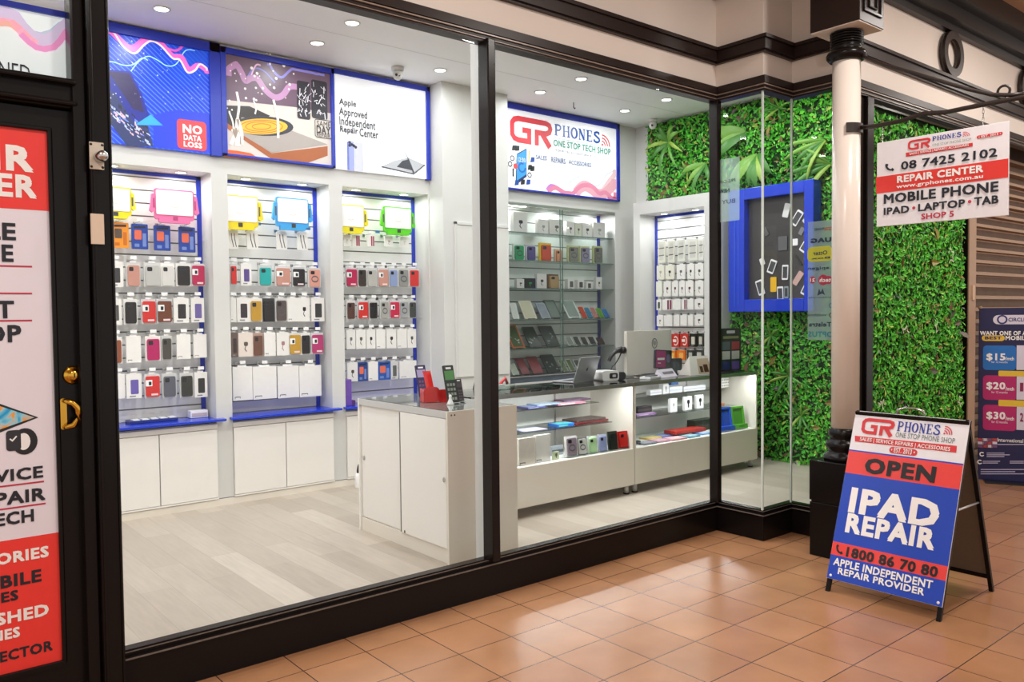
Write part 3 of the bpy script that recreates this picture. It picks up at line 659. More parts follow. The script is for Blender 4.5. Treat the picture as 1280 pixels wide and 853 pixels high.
def blade_cluster(name, parent, x, z, n, L, rng, m, a0=0, a1=360, W=.05, droop=.5, y0=-.05):
    mb = MB()
    for i in range(n):
        a = R(a0+(a1-a0)*(i+rng.uniform(.2, .8))/n); l = L*rng.uniform(.7, 1.1); w = W*rng.uniform(.8, 1.2); k = 7; pts = []
        for j in range(k):
            s = j/(k-1); r = l*s
            px, pz = x+r*math.cos(a), z+r*math.sin(a)-droop*l*s*s*.5; py = y0-.16*math.sin(s*2.2)*l/.4
            ww = w*math.sin(math.pi*min(1, .12+s*.88))**.8*.5+.001; pts.append((px, py, pz, ww))
        nx, nz = -math.sin(a), math.cos(a); v = []
        for px, py, pz, ww in pts: v += [(px+nx*ww, py+.012, pz+nz*ww), (px, py-.006, pz), (px-nx*ww, py+.012, pz-nz*ww)]
        f = []
        for j in range(k-1):
            b = j*3; f += [(b, b+1, b+4, b+3), (b+1, b+2, b+5, b+4)]
        mb.idx(v, f, 0, True)
    return mb.build(name, m, parent)
rng = np.random.default_rng(7)
# inside, on the right wall: x runs towards the street
Y0G = 6.42; WL = Y0G-3.25
GM = frame_mat((7.43, Y0G, 0), (0, -1, 0), (0, 0, 1))
t = thing('leaf_wall', 'tall artificial green leaf wall along the right side inside the shop', 'green wall', mat=GM)
MB().box(0, WL, -.012, -.002, 0.02, CEIL-.01).build('backing', SOIL, t)
hl_ = [(Y0G-UY1-.1, Y0G-UY0-.06, 0, 2.80)]
V, F = leaves(30000, WL, CEIL-.02, .048, rng, .06, hl_); o = leaf_obj('small_leaves', V, F, LEAF, t); o['kind'] = 'stuff'
V, F = leaves(350, WL, CEIL-.02, .10, rng, .075, hl_); o = leaf_obj('russet_leaves', V, F, LEAFD, t); o['kind'] = 'stuff'
def gp(px, py): p = at_x(px, py, 7.36); return Y0G-p.y, p.z
for px, py, n, L, W, a0, a1, dr in ((834, 178, 9, .30, .05, 0, 360, .5), (880, 205, 4, .34, .06, 150, 330, .4), (930, 165, 3, .36, .11, 150, 230, .3), (945, 193, 6, .36, .085, 200, 330, .5), (1030, 175, 5, .42, .04, 170, 260, .3), (1036, 205, 5, .40, .045, 120, 250, .4), (972, 135, 7, .18, .02, 0, 360, .2), (962, 420, 7, .2, .025, 0, 360, .3), (985, 470, 8, .22, .025, 0, 360, .3), (1000, 520, 7, .2, .025, 0, 360, .3), (858, 215, 6, .16, .03, 0, 360, .2)):
    x, z = gp(px, py); blade_cluster('fern', t, x, z, n, L, rng, FERN, a0, a1, W, dr)
# outside, behind the bay pane
G2 = frame_mat((5.54, 2.852, 0), (1, 0, 0), (0, 0, 1)); W2 = 1.655; H2 = 3.0
gt = at_y(1090, 134, 2.83).z
t = thing('leaf_panel', 'green leaf panel beside the timber screen right of the column', 'green wall', mat=G2)
MB().box(0, W2, -.012, .03, 0.02, gt).build('backing', SOIL, t)
V, F = leaves(19000, W2-.03, gt-.02, .045, rng, .045); o = leaf_obj('small_leaves', V, F, LEAF, t); o['kind'] = 'stuff'
V, F = leaves(70, W2-.06, gt-.02, .11, rng, .055); o = leaf_obj('russet_leaves', V, F, LEAFD, t); o['kind'] = 'stuff'
PALE = leaf_mat('pale_rimmed_leaves', [(0, '#b9c9a2'), (1, '#dfe3c8')])
sp = MB()
for q in range(16):
    x, z = rng.uniform(.1, W2-.1), rng.uniform(.4, gt-.15); r = rng.uniform(.04, .07); a = rng.uniform(0, 6.28)
    pts = [(x+(r if j % 2 == 0 else r*.5)*math.cos(a+j*math.pi/5), z+(r if j % 2 == 0 else r*.5)*math.sin(a+j*math.pi/5)) for j in range(10)]
    sp.stroke(pts[:int(rng.integers(6, 10))], .008, -.075)
o = sp.build('ivy_rims', PALE, t); o['kind'] = 'stuff'
so = MB().box(5.535, 7.21, 2.80, 3.0, gt, 3.05); struct('trim_bay_soffit', so, C('#18200f', .12))
struct('trim_bay_leaf_edge', MB().box(7.195, 7.209, 2.80, 3.0, .2, 3.0), BLACK)

# blue framed display case with loose phones on the leaf wall
TM = frame_mat((7.30, 5.149, 1.536), (0, -1, 0), (0, 0, 1)); TW, TH = .963, 1.262
t = thing('display_case', 'blue framed dark case with pale phones mounted on the leaf wall', 'display case', mat=TM)
MB().box(.18, .87, -.005, .04, .10, TH-.10).build('backing_panel', M('case_charcoal_back', '#3c3a3a', .35, noise=.1, scale=6), t)
fr = MB(); FB = .115
fr.box(0, .19, -.09, .05, 0, TH).box(TW-.10, TW, -.09, .05, 0, TH).box(.19, TW-.10, -.09, .05, TH-FB, TH).box(.19, TW-.10, -.09, .05, 0, FB+.01)
fr.build('frame', BLUEG, t, .006)
MB().box(.075, .085, -.096, -.09, .05, TH-.06).box(.12, .128, -.095, -.09, .06, TH-.06).build('frame_highlight', M('case_frame_highlight_blue', '#2f5de0', .2), t)  # lighter blue strips painted as highlights along the frame
B = Board(t, TM, 900, 220, 4.74)
HALF = '#e9e9ea'
for i, (zx, zy, w, h, an, col, scr) in enumerate(((398, 205, .065, .14, -15, '#d9dad8', 0), (460, 250, .075, .155, -35, HALF, 1), (523, 272, .07, .10, 40, '#cdd2da', 0), (487, 328, .045, .075, -30, '#77787a', 0), (448, 393, .062, .066, 0, '#ececec', 0), (507, 416, .07, .125, -35, HALF, 1), (254, 508, .05, .07, 20, '#e6e6e6', 0), (312, 538, .075, .14, -22, HALF, 1), (390, 572, .068, .15, -2, HALF, 1), (242, 662, .075, .155, 18, HALF, 1), (321, 644, .068, .15, 0, '#e6b522', 0), (466, 607, .06, .145, -35, '#c9a59b', 0), (361, 697, .068, .14, 2, HALF, 1), (397, 690, .05, .12, 0, '#8d9a98', 1), (516, 664, .07, .15, -28, HALF, 1), (274, 330, .045, .09, 25, '#5b5b5c', 0), (376, 400, .10, .14, 0, '#5f5f61', 0), (468, 500, .02, .12, 35, '#2a2727', 0))):
    x, z = B.q(zx, zy); o = MB().rbox(-w/2, w/2, -h/2, h/2, .01, -.009, 0).build('mounted_phone' if h > .1 else 'mounted_gadget', C(col, .3), t)
    o.location = (x, -.006, z); o.rotation_euler = (0, R(-an), 0)
    if scr: MB().rflat(-w/2+.009, w/2-.009, -h/2+.018, h/2-.018, .002, -.0095).build('phone_screen', C('#46474b', .2), o)
# reflections in the panes, painted as thin see-through sheets
FM = frame_mat((5.103, 3.003, 1.345), (0, -1, 0), (0, 0, 1))
t = thing('brand_reflection', 'pale blue see-through film of reversed brand names beside the cream column', 'window film', mat=FM)
MB().flat([(0, 0), (.2, 0), (.2, .80), (0, .80)], 0).build('reflection_sheet', film('pale_blue_reflection', '#bcd9de', .55), t)
B = Board(t, FM, 1000, 265, 5.17)
FN = C('#1f3550', .4); mt = lambda s, m, a, b, bo=.02: B.text(s, m, a, b, bo, -.002, mirror=True)
mb = MB(); a_ = B.q(160, 122); b_ = B.q(212, 97); gr_logo(mb, b_[0], a_[1], a_[0], b_[1], -.002); 
for i in range(len(mb.f)): mb.f[i] = tuple(reversed(mb.f[i]))
mb.build('logo_mark', SRED, t); mt('PHONES', FN, (95, 122), (158, 100))
mt('UAG', FN, (70, 204), (205, 162), .06); B.rect('yellow_label', C('#e0dc2e', .4), (48, 325), (208, 218), -.0015, r=.03); mt('Otter', FN, (85, 282), (178, 248)); mt('Box', FN, (75, 308), (195, 288))
mt('spigen', FN, (50, 382), (188, 350)); 
for zx, r in ((82, .024), (150, .036), (185, .028)):
    x, z = B.q(zx, 440); MB().flat(circ(x, z, r), -.0012-r*.01).build('red_disc', C('#c62a50', .4), t)
mt('tech', WHT, (128, 455), (202, 424), .03); mt('21', WHT, (66, 452), (98, 428), .03)
x, z = B.q(135, 520); MB().flat([(x-.026, z-.022), (x-.012, z+.026), (x, z), (x+.014, z+.026), (x+.03, z-.02), (x+.01, z-.008)], -.002).build('motif', FN, t)
mt('motorola', FN, (55, 560), (212, 544), 0)
for zy, c in ((605, '#2f7fa0'), (668, '#6b4a3a')):
    x, z = B.q(203, zy); MB().stroke(circ(x, z, .014, 16), .006, -.002, closed=True).build('ring_mark', C(c, .4), t)
mt('vodafone', FN, (50, 675), (172, 656), 0); mt('Telstra', FN, (58, 742), (205, 712), .03); mt('OPTUS', C('#2d8a94', .4), (55, 808), (215, 774), .03)
FM2 = frame_mat((4.752, 3.462, 2.165), (0, -1, 0), (0, 0, 1))
t = thing('preowned_reflection', 'pale see-through film with reversed lettering beside the black corner mullion', 'window film', mat=FM2)
MB().flat([(0, 0), (.158, 0), (.158, .43), (0, .43)], 0).build('reflection_sheet', film('pale_aqua_reflection', '#bfe0dc', .5), t)
B = Board(t, FM2, 885, 195, 9.48)
mt('PRE-OW', FN, (128, 335), (325, 265), 0); mt('NEW', FN, (132, 448), (255, 382), .02); mt('BUY', FN, (165, 575), (322, 505), .0)
# ================================================================== shop fittings
# ---- ceiling downlights, each with its own lamp
def area_lamp(name, parent, loc, w, size, col=(.98, .99, 1), shape='DISK', sy=None):
    l = bpy.data.lights.new(name, 'AREA'); l.shape = shape; l.size = size; l.energy = w; l.color = col
    if sy: l.size_y = sy
    o = bpy.data.objects.new(name, l); COL.objects.link(o); o.parent = parent; o.location = loc; return o
rim_me = MB().lathe([(.062, 0), (.062, -.006), (.05, -.009), (.047, -.004)], n=24, cap=False).mesh('trim_ring', WHITE)
len_me = MB().lathe([(.049, -.002), (.047, -.006)], n=24).mesh('light_lens', LED)
WX = ('left', 'second', 'third', 'fourth', 'fifth', 'right')
def downlight(x, y, z, watt, lab, group, sc=1.):
    t = thing('ceiling_light', lab, 'ceiling light', (x, y, z), group=group); t.scale = (sc, sc, sc)
    put('trim_ring', rim_me, t); put('light_lens', len_me, t); area_lamp('lamp', t, (0, 0, -.03), watt, .09)
    return t
for j, y in enumerate((6.11, 5.53, 4.75, 4.0)):
    for i, x in enumerate((-1.75, -.55, .65, 1.85, 3.05, 4.25, 5.45, 6.68)):  # two leftmost columns are unseen, added to brighten the cabinet doors
        row = ('row nearest the back signs', 'second row from the back signs', 'third row from the back signs', 'row nearest the shop window')[j]
        downlight(x, y, CEIL, DOWN_W*(.85, .85, 1.2, 1.9)[j], 'round ceiling downlight, %s from right in the %s' % (('eighth', 'seventh', 'sixth', 'fifth', 'fourth', 'third', 'second', 'first')[i], row), 'shop ceiling downlights', 1.0)
BN = ('left', 'middle', 'right')
for b, (x0, x1) in enumerate(BAYS):
    for k, f in enumerate((.22, .78)):
        downlight(x0+(x1-x0)*f, 6.735, ZB1, NICHE_W, 'small round downlight in the head of the %s display bay, on its %s' % (BN[b], ('left', 'right')[k]), 'display bay downlights', .8)
for k, y in enumerate((6.04, 5.60)):
    downlight(7.25, y, 2.655, NICHE_W*.8, 'small downlight in the head of the side accessory bay, on its %s' % ('left', 'right')[k], 'side bay downlights', .8)
for k, x in enumerate((5.62, 6.25, 6.85)):
    downlight(x, 6.74, 2.712, NICHE_W*1.5, 'small downlight in the head of the glass display cabinet, %s of three' % ('leftmost', 'middle one', 'rightmost')[k], 'glass cabinet downlights', .8)
# unseen lamps added over the walkway to light the shopfront
for k, (x, y) in enumerate(((-.6, 1.5), (1.9, 1.5), (4.4, 1.3), (6.9, 1.3), (9.6, 1.3))):
    t = thing('added_arcade_light', 'round arcade ceiling lamp over the tiled walkway, outside the photo', 'ceiling light', (x, y, 4.02), group='arcade ceiling lamps')
    MB().lathe([(.2, 0), (.2, -.03), (.17, -.05)], n=28).build('added_lamp_bowl', M('added_lamp_glass', '#fff0dc', .4, emit=6.), t)
    area_lamp('lamp', t, (0, 0, -.07), ARCADE_W, .34, (1, .94, .88))
# cameras and the ceiling hook
def dome(px, py, lab):
    p = at_z(px, py, CEIL); t = thing('security_camera', lab, 'camera', (p.x, p.y, CEIL))
    MB().lathe([(.055, 0), (.055, -.03), (.05, -.036)], n=24).build('base', WHITE, t)
    b = MB().lathe([(.001, -.115), (.018, -.112), (.034, -.1), (.043, -.08), (.045, -.06), (.04, -.036)], n=24).build('eyeball', WHITE, t)
    d = (EYE-p).normalized()
    for s in (-1, 1): o = MB().lathe([(.011, -.006), (.011, .004)], n=12).build('lens', DARK, t); o.location = (d.x*.043+s*.014, d.y*.043, -.08); o.rotation_euler = (R(70), 0, math.atan2(d.x, -d.y))
dome(497, 84, 'white dome security camera on the ceiling above the laptop lightbox sign')
dome(816, 149, 'white dome security camera on the ceiling at the leaf wall corner')
p = at_z(717, 128, CEIL); t = thing('ceiling_hook', 'small black hook in the ceiling in front of the red and blue logo sign', 'hook', (p.x, p.y, CEIL))
MB().tube([(0, 0, 0), (0, 0, -.05), (.012, 0, -.065), (.024, 0, -.055)], .005, 8).build('hook', DARK, t)

# ---- lightbox signs over the bays
def sign(name, lab, x0, x1, z0, z1, mat, fr, cat='lightbox sign'):
    MX = frame_mat((x0, YB, z0), (1, 0, 0), (0, 0, 1)); t = thing(name, lab, cat, mat=MX); w, h = x1-x0, z1-z0
    MB().box(.01, w-.01, -.03, -.001, .01, h-.01).build('poster_panel', mat, t)
    f = MB()
    l, r, tp, b = fr
    f.box(0, w, -.05, -.001, h-tp, h).box(0, w, -.05, -.001, 0, b) if b else f.box(0, w, -.05, -.001, h-tp, h)
    if l: f.box(0, l, -.05, -.001, 0, h)
    if r: f.box(w-r, w, -.05, -.001, 0, h)
    f.build('frame', BLUE, t, .003)
    return t, MX
def wave_mat(name, base, line, hot, emit, scale=34, rot=50):
    m = bpy.data.materials.new(name); m.use_nodes = True; nt = m.node_tree; b = nt.nodes['Principled BSDF']
    g = nt.nodes.new('ShaderNodeNewGeometry'); mp = nt.nodes.new('ShaderNodeMapping'); mp.inputs['Rotation'].default_value = (0, R(rot), 0); nt.links.new(g.outputs['Position'], mp.inputs[0])
    w = nt.nodes.new('ShaderNodeTexWave'); w.inputs['Scale'].default_value = scale/6.28; w.inputs['Distortion'].default_value = .6; nt.links.new(mp.outputs[0], w.inputs[0])
    r = nt.nodes.new('ShaderNodeValToRGB'); r.color_ramp.elements[0].position = .88; r.color_ramp.elements[0].color = (*lin(base), 1); r.color_ramp.elements[1].position = .97; r.color_ramp.elements[1].color = (*lin(line), 1)
    nt.links.new(w.outputs[0], r.inputs[0])
    n = nt.nodes.new('ShaderNodeTexNoise'); n.inputs['Scale'].default_value = 2.2; nt.links.new(g.outputs['Position'], n.inputs[0])
    q = nt.nodes.new('ShaderNodeMapRange'); q.inputs[1].default_value = .45; q.inputs[2].default_value = .75; nt.links.new(n.outputs[0], q.inputs[0])
    x = nt.nodes.new('ShaderNodeMix'); x.data_type = 'RGBA'; nt.links.new(q.outputs[0], x.inputs[0]); nt.links.new(r.outputs[0], x.inputs[6]); x.inputs[7].default_value = (*lin(hot), 1)
    nt.links.new(x.outputs[2], b.inputs[0]); nt.links.new(x.outputs[2], b.inputs['Emission Color']); b.inputs['Emission Strength'].default_value = emit; b.inputs['Roughness'].default_value = .35
    MATS[name] = m; return m
E_ = .12
LB = lambda c, e=E_: C(c, .35, e)
def wave_pts(B, pts, n=5):      # smooth a rough polyline
    P = [Vector(B.q(*p)) for p in pts]; out = []
    for i in range(len(P)-1):
        p0, p1, p2, p3 = P[max(i-1, 0)], P[i], P[i+1], P[min(i+2, len(P)-1)]
        for j in range(n):
            t = j/n; out.append(.5*((2*p1)+(p2-p0)*t+(2*p0-5*p1+4*p2-p3)*t*t+(3*p1-p0-3*p2+p3)*t**3))
    out = [(p.x, p.y) for p in out]+[tuple(P[-1])]; x0, x1, z0, z1 = B.lim
    return [(min(x1, max(x0, a)), min(z1, max(z0, b))) for a, b in out if x0-.3 < a < x1+.3]
# blue circuit poster
t, MX = sign('lightbox_sign', 'blue lightbox poster of an opened phone with red data loss badge', 1.33, 2.432, 2.83, CEIL-.012, wave_mat('blue_streak_print', '#0632cc', '#4a92f2', '#0d52de', .3, 70), (0, .085, .075, 0))
B = Board(t, MX, 120, 20, 4.2643); B.lim = (.03, 1.0, .03, .83)
for c, w, pts in (('#e86ac4', .036, [(20, 72), (70, 80), (120, 130), (190, 185), (240, 150), (290, 125), (340, 150), (400, 215), (450, 225), (490, 290), (540, 268), (600, 315)]),
                  ('#fbe3ee', .014, [(20, 70), (80, 85), (140, 170), (200, 205), (250, 160), (290, 140), (340, 165), (400, 230), (440, 240), (480, 305), (520, 295), (550, 262), (600, 300)]),
                  ('#e05ac0', .018, [(60, 85), (130, 150), (190, 165), (240, 130), (300, 125), (360, 170), (420, 190), (460, 160)]),
                  ('#9fe0ff', .008, [(30, 258), (80, 250), (140, 268), (190, 265), (240, 230), (270, 243)]),
                  ('#9fe0ff', .007, [(180, 300), (220, 250), (270, 220), (320, 240), (370, 270), (420, 262), (470, 190), (520, 190)]), ):
    MB().stroke(wave_pts(B, pts), w, -.031-.0004*len(pts) % .003).build('printed_ribbon', LB(c, .35), t)
B.poly('printed_deep_field', LB('#0a35cc', .25), [(300, 530), (420, 505), (610, 525), (605, 735), (300, 700)], -.0311)
B.poly('printed_phone_back', LB('#0b1f8e'), [(35, 290), (175, 300), (235, 410), (275, 530), (350, 588), (210, 590), (120, 480), (35, 400)], -.0312)
B.poly('printed_phone_sheen', LB('#241a52'), [(60, 300), (170, 312), (225, 420), (250, 520), (190, 500), (110, 380)], -.0316)
B.poly('printed_glow', LB('#2aa4ea'), [(200, 585), (350, 588), (285, 530)], -.0318)
B.poly('printed_circuit_board', LB('#1f2f66'), [(35, 395), (95, 415), (200, 580), (270, 590), (300, 700), (160, 697), (35, 530)], -.0314)
cbm = MB(); rg = np.random.default_rng(3)
for k in range(90):
    u, v = rg.uniform(0, 1), rg.uniform(0, 1); zx = 40+u*220-v*0+v*20; zy = 420+u*180+v*100+rg.uniform(-10, 40)
    if zy > 690 or zx > 285: continue
    x, z = B.q(zx, zy); w = rg.uniform(.008, .03); cbm.flat([(x, z), (x+w, z-w*.6), (x+w, z-w*.6+rg.uniform(.006, .02)), (x, z+rg.uniform(.006, .02))], -.0318-k*1e-6, int(rg.integers(0, 4)))
cbm.build('printed_chips', [LB('#b9c6ee'), LB('#5f86e0'), LB('#0b1238'), LB('#e0b6c6')], t)
B.rect('red_badge', LB('#e8404a'), (427, 708), (580, 572), -.0325, r=.03)
for s, a, b in (('NO', (455, 626), (557, 593)), ('DATA', (460, 664), (553, 646)), ('LOSS', (460, 700), (557, 682))): B.text(s, LB('#fdf6f6'), a, b, .035, -.034)
st = MB()
for k in range(60): x, z = rg.uniform(.05, 1.0), rg.uniform(.3, .8); st.flat(circ(x, z, rg.uniform(.002, .005), 6), -.0316)
st.build('printed_sparks', LB('#dff0ff'), t)
# splash poster
t, MX = sign('lightbox_sign', 'purple and white lightbox poster of a phone in a water splash', 2.434, 3.437, 2.843, CEIL-.028, LB('#d6cdc6', .08), (.045, .03, .05, .02))
B = Board(t, MX, 270, 50, 5.0188); B.lim = (.07, .92, .04, .80)
B.poly('printed_dark_sky', LB('#6a5366'), [(40, 380), (480, 425), (722, 466), (722, 182), (40, 50)], -.0311)
for c, w, pts in (('#b98ab4', .05, [(40, 225), (80, 180), (120, 165), (150, 210), (175, 260), (210, 245), (250, 250), (300, 320), (360, 365), (410, 350), (450, 300), (500, 300)]),
                  ('#e6b8d4', .012, [(40, 215), (90, 155), (130, 155), (160, 250), (200, 245), (240, 165), (270, 165)]),
                  ('#7f7ad0', .012, [(180, 250), (230, 185), (290, 200), (340, 250), (360, 275)]),
                  ('#8f88dc', .02, [(310, 120), (350, 200), (400, 240), (450, 200), (500, 165), (560, 180), (620, 220), (680, 190)]),
                  ('#a95ab0', .03, [(690, 440), (710, 380), (735, 300)])):
    MB().stroke(wave_pts(B, pts), w, -.0314-.0001*len(pts)).build('printed_ribbon', LB(c), t)
B.poly('printed_phone_rear', LB('#2a2422'), [(40, 540), (40, 415), (200, 420), (330, 480), (200, 560)], -.0316)
B.poly('printed_copper_phone', LB('#a85c2e', .05), [(40, 545), (330, 745), (550, 780), (690, 730), (690, 670), (340, 715), (150, 590), (40, 510)], -.0321)
B.poly('printed_phone_body', LB('#a9a19c', .05), [(130, 585), (340, 712), (690, 660), (640, 640), (430, 560), (250, 500), (150, 490)], -.0324)
pa = [B.q(290+185*math.cos(a)*1.0, 545+62*math.sin(a)+8*math.cos(a)) for a in [2*math.pi*k/28 for k in range(28)]]
MB().flat(list(reversed(pa)), -.0327).build('printed_coil_ring', LB('#2f3240'), t)
pa = [B.q(275+165*math.cos(a), 548+50*math.sin(a)) for a in [2*math.pi*k/28 for k in range(28)]]
MB().flat(list(reversed(pa)), -.0330).build('printed_coil', LB('#f0b636'), t)
for r in (.35, .6, .8): MB().stroke([B.q(275+165*r*math.cos(a), 548+50*r*math.sin(a)) for a in [2*math.pi*k/24 for k in range(24)]], .006, -.0333, closed=True).build('printed_coil_line', LB('#c8651c'), t)
B.poly('printed_embers', LB('#e0602a'), [(40, 735), (40, 690), (130, 700), (210, 715), (280, 760)], -.0322)
sp = MB()
for x0, y0, x1, y1, w in ((120, 330, 125, 500, .02), (125, 500, 85, 660, .03), (125, 500, 150, 660, .03), (70, 450, 100, 600, .014), (350, 380, 380, 620, .02), (225, 385, 235, 470, .012), (100, 560, 130, 670, .05)):
    sp.stroke(wave_pts(B, [(x0, y0), ((x0+x1)/2+12, (y0+y1)/2), (x1, y1)]), w, -.0336)
for k in range(45): x, z = B.q(rg.uniform(50, 480), rg.uniform(80, 480)); sp.flat(circ(x, z, rg.uniform(.004, .014), 8), -.0336)
sp.build('printed_splash', LB('#f6efe8'), t)
for zx0, zx1, zy0, zy1 in ((500, 577, 495, 272), (590, 685, 492, 270)):
    o = B.rect('printed_cracked_phone', LB('#2b2a33'), (zx0, zy0), (zx1, zy1), -.0338, r=.02); ck = MB()
    for k in range(26):
        a = B.q(rg.uniform(zx0+6, zx1-6), rg.uniform(zy1+20, zy0-15)); an = rg.uniform(0, 6.28); l = rg.uniform(.02, .06); ck.stroke([a, (a[0]+l*math.cos(an)*.6, a[1]+l*math.sin(an))], rg.uniform(.003, .009), -.0341)
    ck.build('printed_cracks', LB('#e4e2ea'), t)
xa, za = B.q(612, 612); xb, zb = B.q(715, 515); MB().stroke(rrect(xa, xb, za, zb, .02), .005, -.0338, closed=True).build('badge_outline', LB('#2d2d2d'), t)
for s, a, b, bo in (('SAME', (622, 543), (706, 522), .0), ('DAY', (620, 588), (706, 553), .02), ('REPAIR', (622, 611), (706, 594), 0)): B.text(s, LB('#2d2d2d'), a, b, bo, -.0345)
# white repair poster
t, MX = sign('lightbox_sign', 'white lightbox sign with four lines of text, a phone and a laptop', 3.441, 4.447, 2.833, CEIL-.02, LB('#f3f4f8', .4), (0, .04, .045, 0))
B = Board(t, MX, 380, 40, 4.2654)
GREYT = LB('#4a4a50', 0.)
for s, a, b, bo in (('Apple', (178, 400), (268, 372), .02), ('Approved', (178, 458), (327, 428), .02), ('Independent', (180, 512), (371, 482), .02), ('Repair', (182, 545), (278, 516), .04), ('Center', (286, 560), (386, 530), .02)): B.text(s, GREYT, a, b, bo, -.033)
B.rect('printed_phone', LB('#9fa9dc', .1), (222, 742), (258, 588), -.032, r=.02); B.rect('printed_phone_edge', LB('#6b78c8'), (222, 738), (230, 592), -.0324); B.rect('printed_phone_front', LB('#d0d2e4', .1), (262, 745), (306, 596), -.0322, r=.02)
pc = MB()
for zx, zy in ((234, 592), (246, 604), (234, 608), (256, 610), (266, 618)): x, z = B.q(zx, zy); pc.flat(circ(x, z, .014, 10), -.0328)
pc.build('printed_lenses', LB('#23284a', 0), t)
B.poly('printed_laptop_screen', LB('#b9bac2', .1), [(475, 548), (545, 670), (580, 755), (572, 758), (540, 675)], -.0322)
B.poly('printed_laptop_deck', LB('#b9bcc2'), [(403, 720), (575, 755), (634, 712), (545, 672), (470, 690)], -.0322)
B.poly('printed_keyboard', LB('#3b3f4a', 0), [(485, 722), (570, 742), (548, 682), (515, 690)], -.0326)
MB().stroke([B.q(403, 721), B.q(575, 760), B.q(634, 712)], .012, -.0328).build('printed_laptop_edge', LB('#4d525c', 0), t)
# logo sign over the glass cabinet
t, MX = sign('lightbox_sign', 'white lightbox sign with large red and blue shop logo over the glass cabinet', 5.265, 7.10, 2.835, CEIL-.008, LB('#f2f2f6', .4), (0, .045, .06, .018))
B = Board(t, MX, 625, 120, 6.094); B.lim = (.05, 1.76, .03, .80)
LRED = LB('#e0404c'); LBLU = LB('#2456a8'); LTEAL = LB('#4fa08c')
mb = MB(); gr_logo(mb, *B.q(58, 348), *B.q(385, 205), -.033); mb.build('logo_mark', LRED, t)
mb = MB(); serif_word(mb, 'PHONES', *B.q(398, 303), *B.q(755, 283), -.033); mb.build('logo_word', LBLU, t)
mb = MB(); wifi(mb, *B.q(758, 385), *B.q(822, 308), -.033); mb.build('signal_mark', LRED, t)
a_, b_ = B.q(392, 322), B.q(750, 385); MB().stroke([a_, (b_[0], a_[1])], .003, -.033).build('thin_rule', LTEAL, t)
B.text('ONE STOP TECH SHOP', LTEAL, (392, 384), (826, 408), .022, -.033); B.text('YOUR TECH TEAM SINCE 2013', LB('#8b8b98', 0), (405, 425), (735, 462), .0, -.033)
for s, a, b in (('SALES', (258, 484), (342, 462)), ('REPAIRS', (375, 508), (483, 482)), ('ACCESSORIES', (508, 522), (678, 516))): B.text(s, LB('#7483ac', 0), a, b, .02, -.033)
B.poly('printed_phone', LB('#1f2d6c'), [(103, 685), (188, 618), (188, 402), (112, 445)], -.0332); B.poly('printed_phone_screen', LB('#3aa0e6'), [(112, 650), (185, 600), (185, 412), (114, 452)], -.0335)
x, z = B.q(152, 550); MB().stroke(circ(x, z, .045, 16, None, 60, 360), .02, -.0338).build('printed_dial', LB('#2166c4'), t); B.text('12:30', WHT, (120, 505), (178, 478), .01, -.0338)
MB().flat(circ(*B.q(103, 538), .03, 12), -.0338).build('printed_red_dot', LB('#e24a52'), t)
ic = MB()
for zx, zy, k in ((92, 400, 0), (117, 403, 0), (232, 490, 1), (232, 558, 0), (212, 548, 0), (158, 660, 0), (200, 660, 1), (112, 665, 1)): x, z = B.q(zx, zy); ic.flat([(x-.03, z-.03), (x+.026, z-.02), (x+.03, z+.03), (x-.02, z+.026)], -.0336, k)
for zx, zy in ((78, 478), (210, 606), (62, 522)): x, z = B.q(zx, zy); ic.stroke(circ(x, z, .025, 12), .01, -.0336, 0, True)
ic.stroke([B.q(85, 555), B.q(85, 618)], .02, -.0336, 0); ic.stroke([B.q(205, 418), B.q(205, 510)], .016, -.0336, 2)
ic.build('printed_gadget_icons', [LB('#23262e', 0), LB('#1f4aa0'), LB('#e6c46a')], t)
for c, w, pts in (('#f3b4c4', .12, [(560, 745), (600, 700), (640, 690), (690, 720), (730, 750), (780, 745), (830, 700), (880, 640)]), ('#eb8fb0', .05, [(350, 735), (400, 700), (450, 725), (520, 760), (600, 690), (680, 690), (740, 745), (790, 740), (860, 800), (885, 740)]),
                  ('#d58ad8', .06, [(345, 725), (370, 695), (405, 700)]), ('#f6d2da', .07, [(770, 720), (820, 650), (885, 570)]), ('#e0607c', .02, [(720, 790), (760, 740), (800, 770), (850, 805), (880, 750)]), ('#c9cede', .008, [(480, 690), (580, 620), (640, 690), (740, 680), (800, 600), (885, 560)])):
    MB().stroke(wave_pts(B, pts), w, -.0331-.0001*len(pts)).build('printed_ribbon', LB(c), t)
# ================================================================== display bays and stock
HOOK_ME = MB().tube([(0, .0, 0), (0, -.14, .004), (0, -.15, .014)], .0028, 6).box(-.012, .012, -.006, 0, -.012, .012).mesh('hook', CHROME)
TAG_ME = MB().box(-.024, .024, -.154, -.1525, .004, .030).mesh('price_tag', PAPER)
def slats(mb, w, h, pitch=.102):
    n = int(h/pitch)
    for i in range(n+1):
        z0 = i*pitch; z1 = min(h, z0+pitch-.011)
        if z1 > z0: mb.box(0, w, 0, .012, z0, z1)
    return mb
def bay(lab, MX, w, h, left_trim, right_trim, top=True):
    t = thing('display_bay', lab, 'display bay', mat=MX)
    MB().box(0, w, .012, .02, 0, h).build('groove_backing', SLOT, t)
    slats(MB(), w, h).build('slat_panel', M('slatwall_white', '#e6e6e4', .35, noise=.02), t)
    f = MB()
    if top: f.box(0, w, -.012, .0, h-.028, h-.001)
    if left_trim: f.box(0, left_trim, -.012, 0, 0, h-.001)
    if right_trim: f.box(w-right_trim, w, -.012, 0, 0, h-.001)
    f.build('blue_trim', BLUE, t)
    return t
BAYT = []
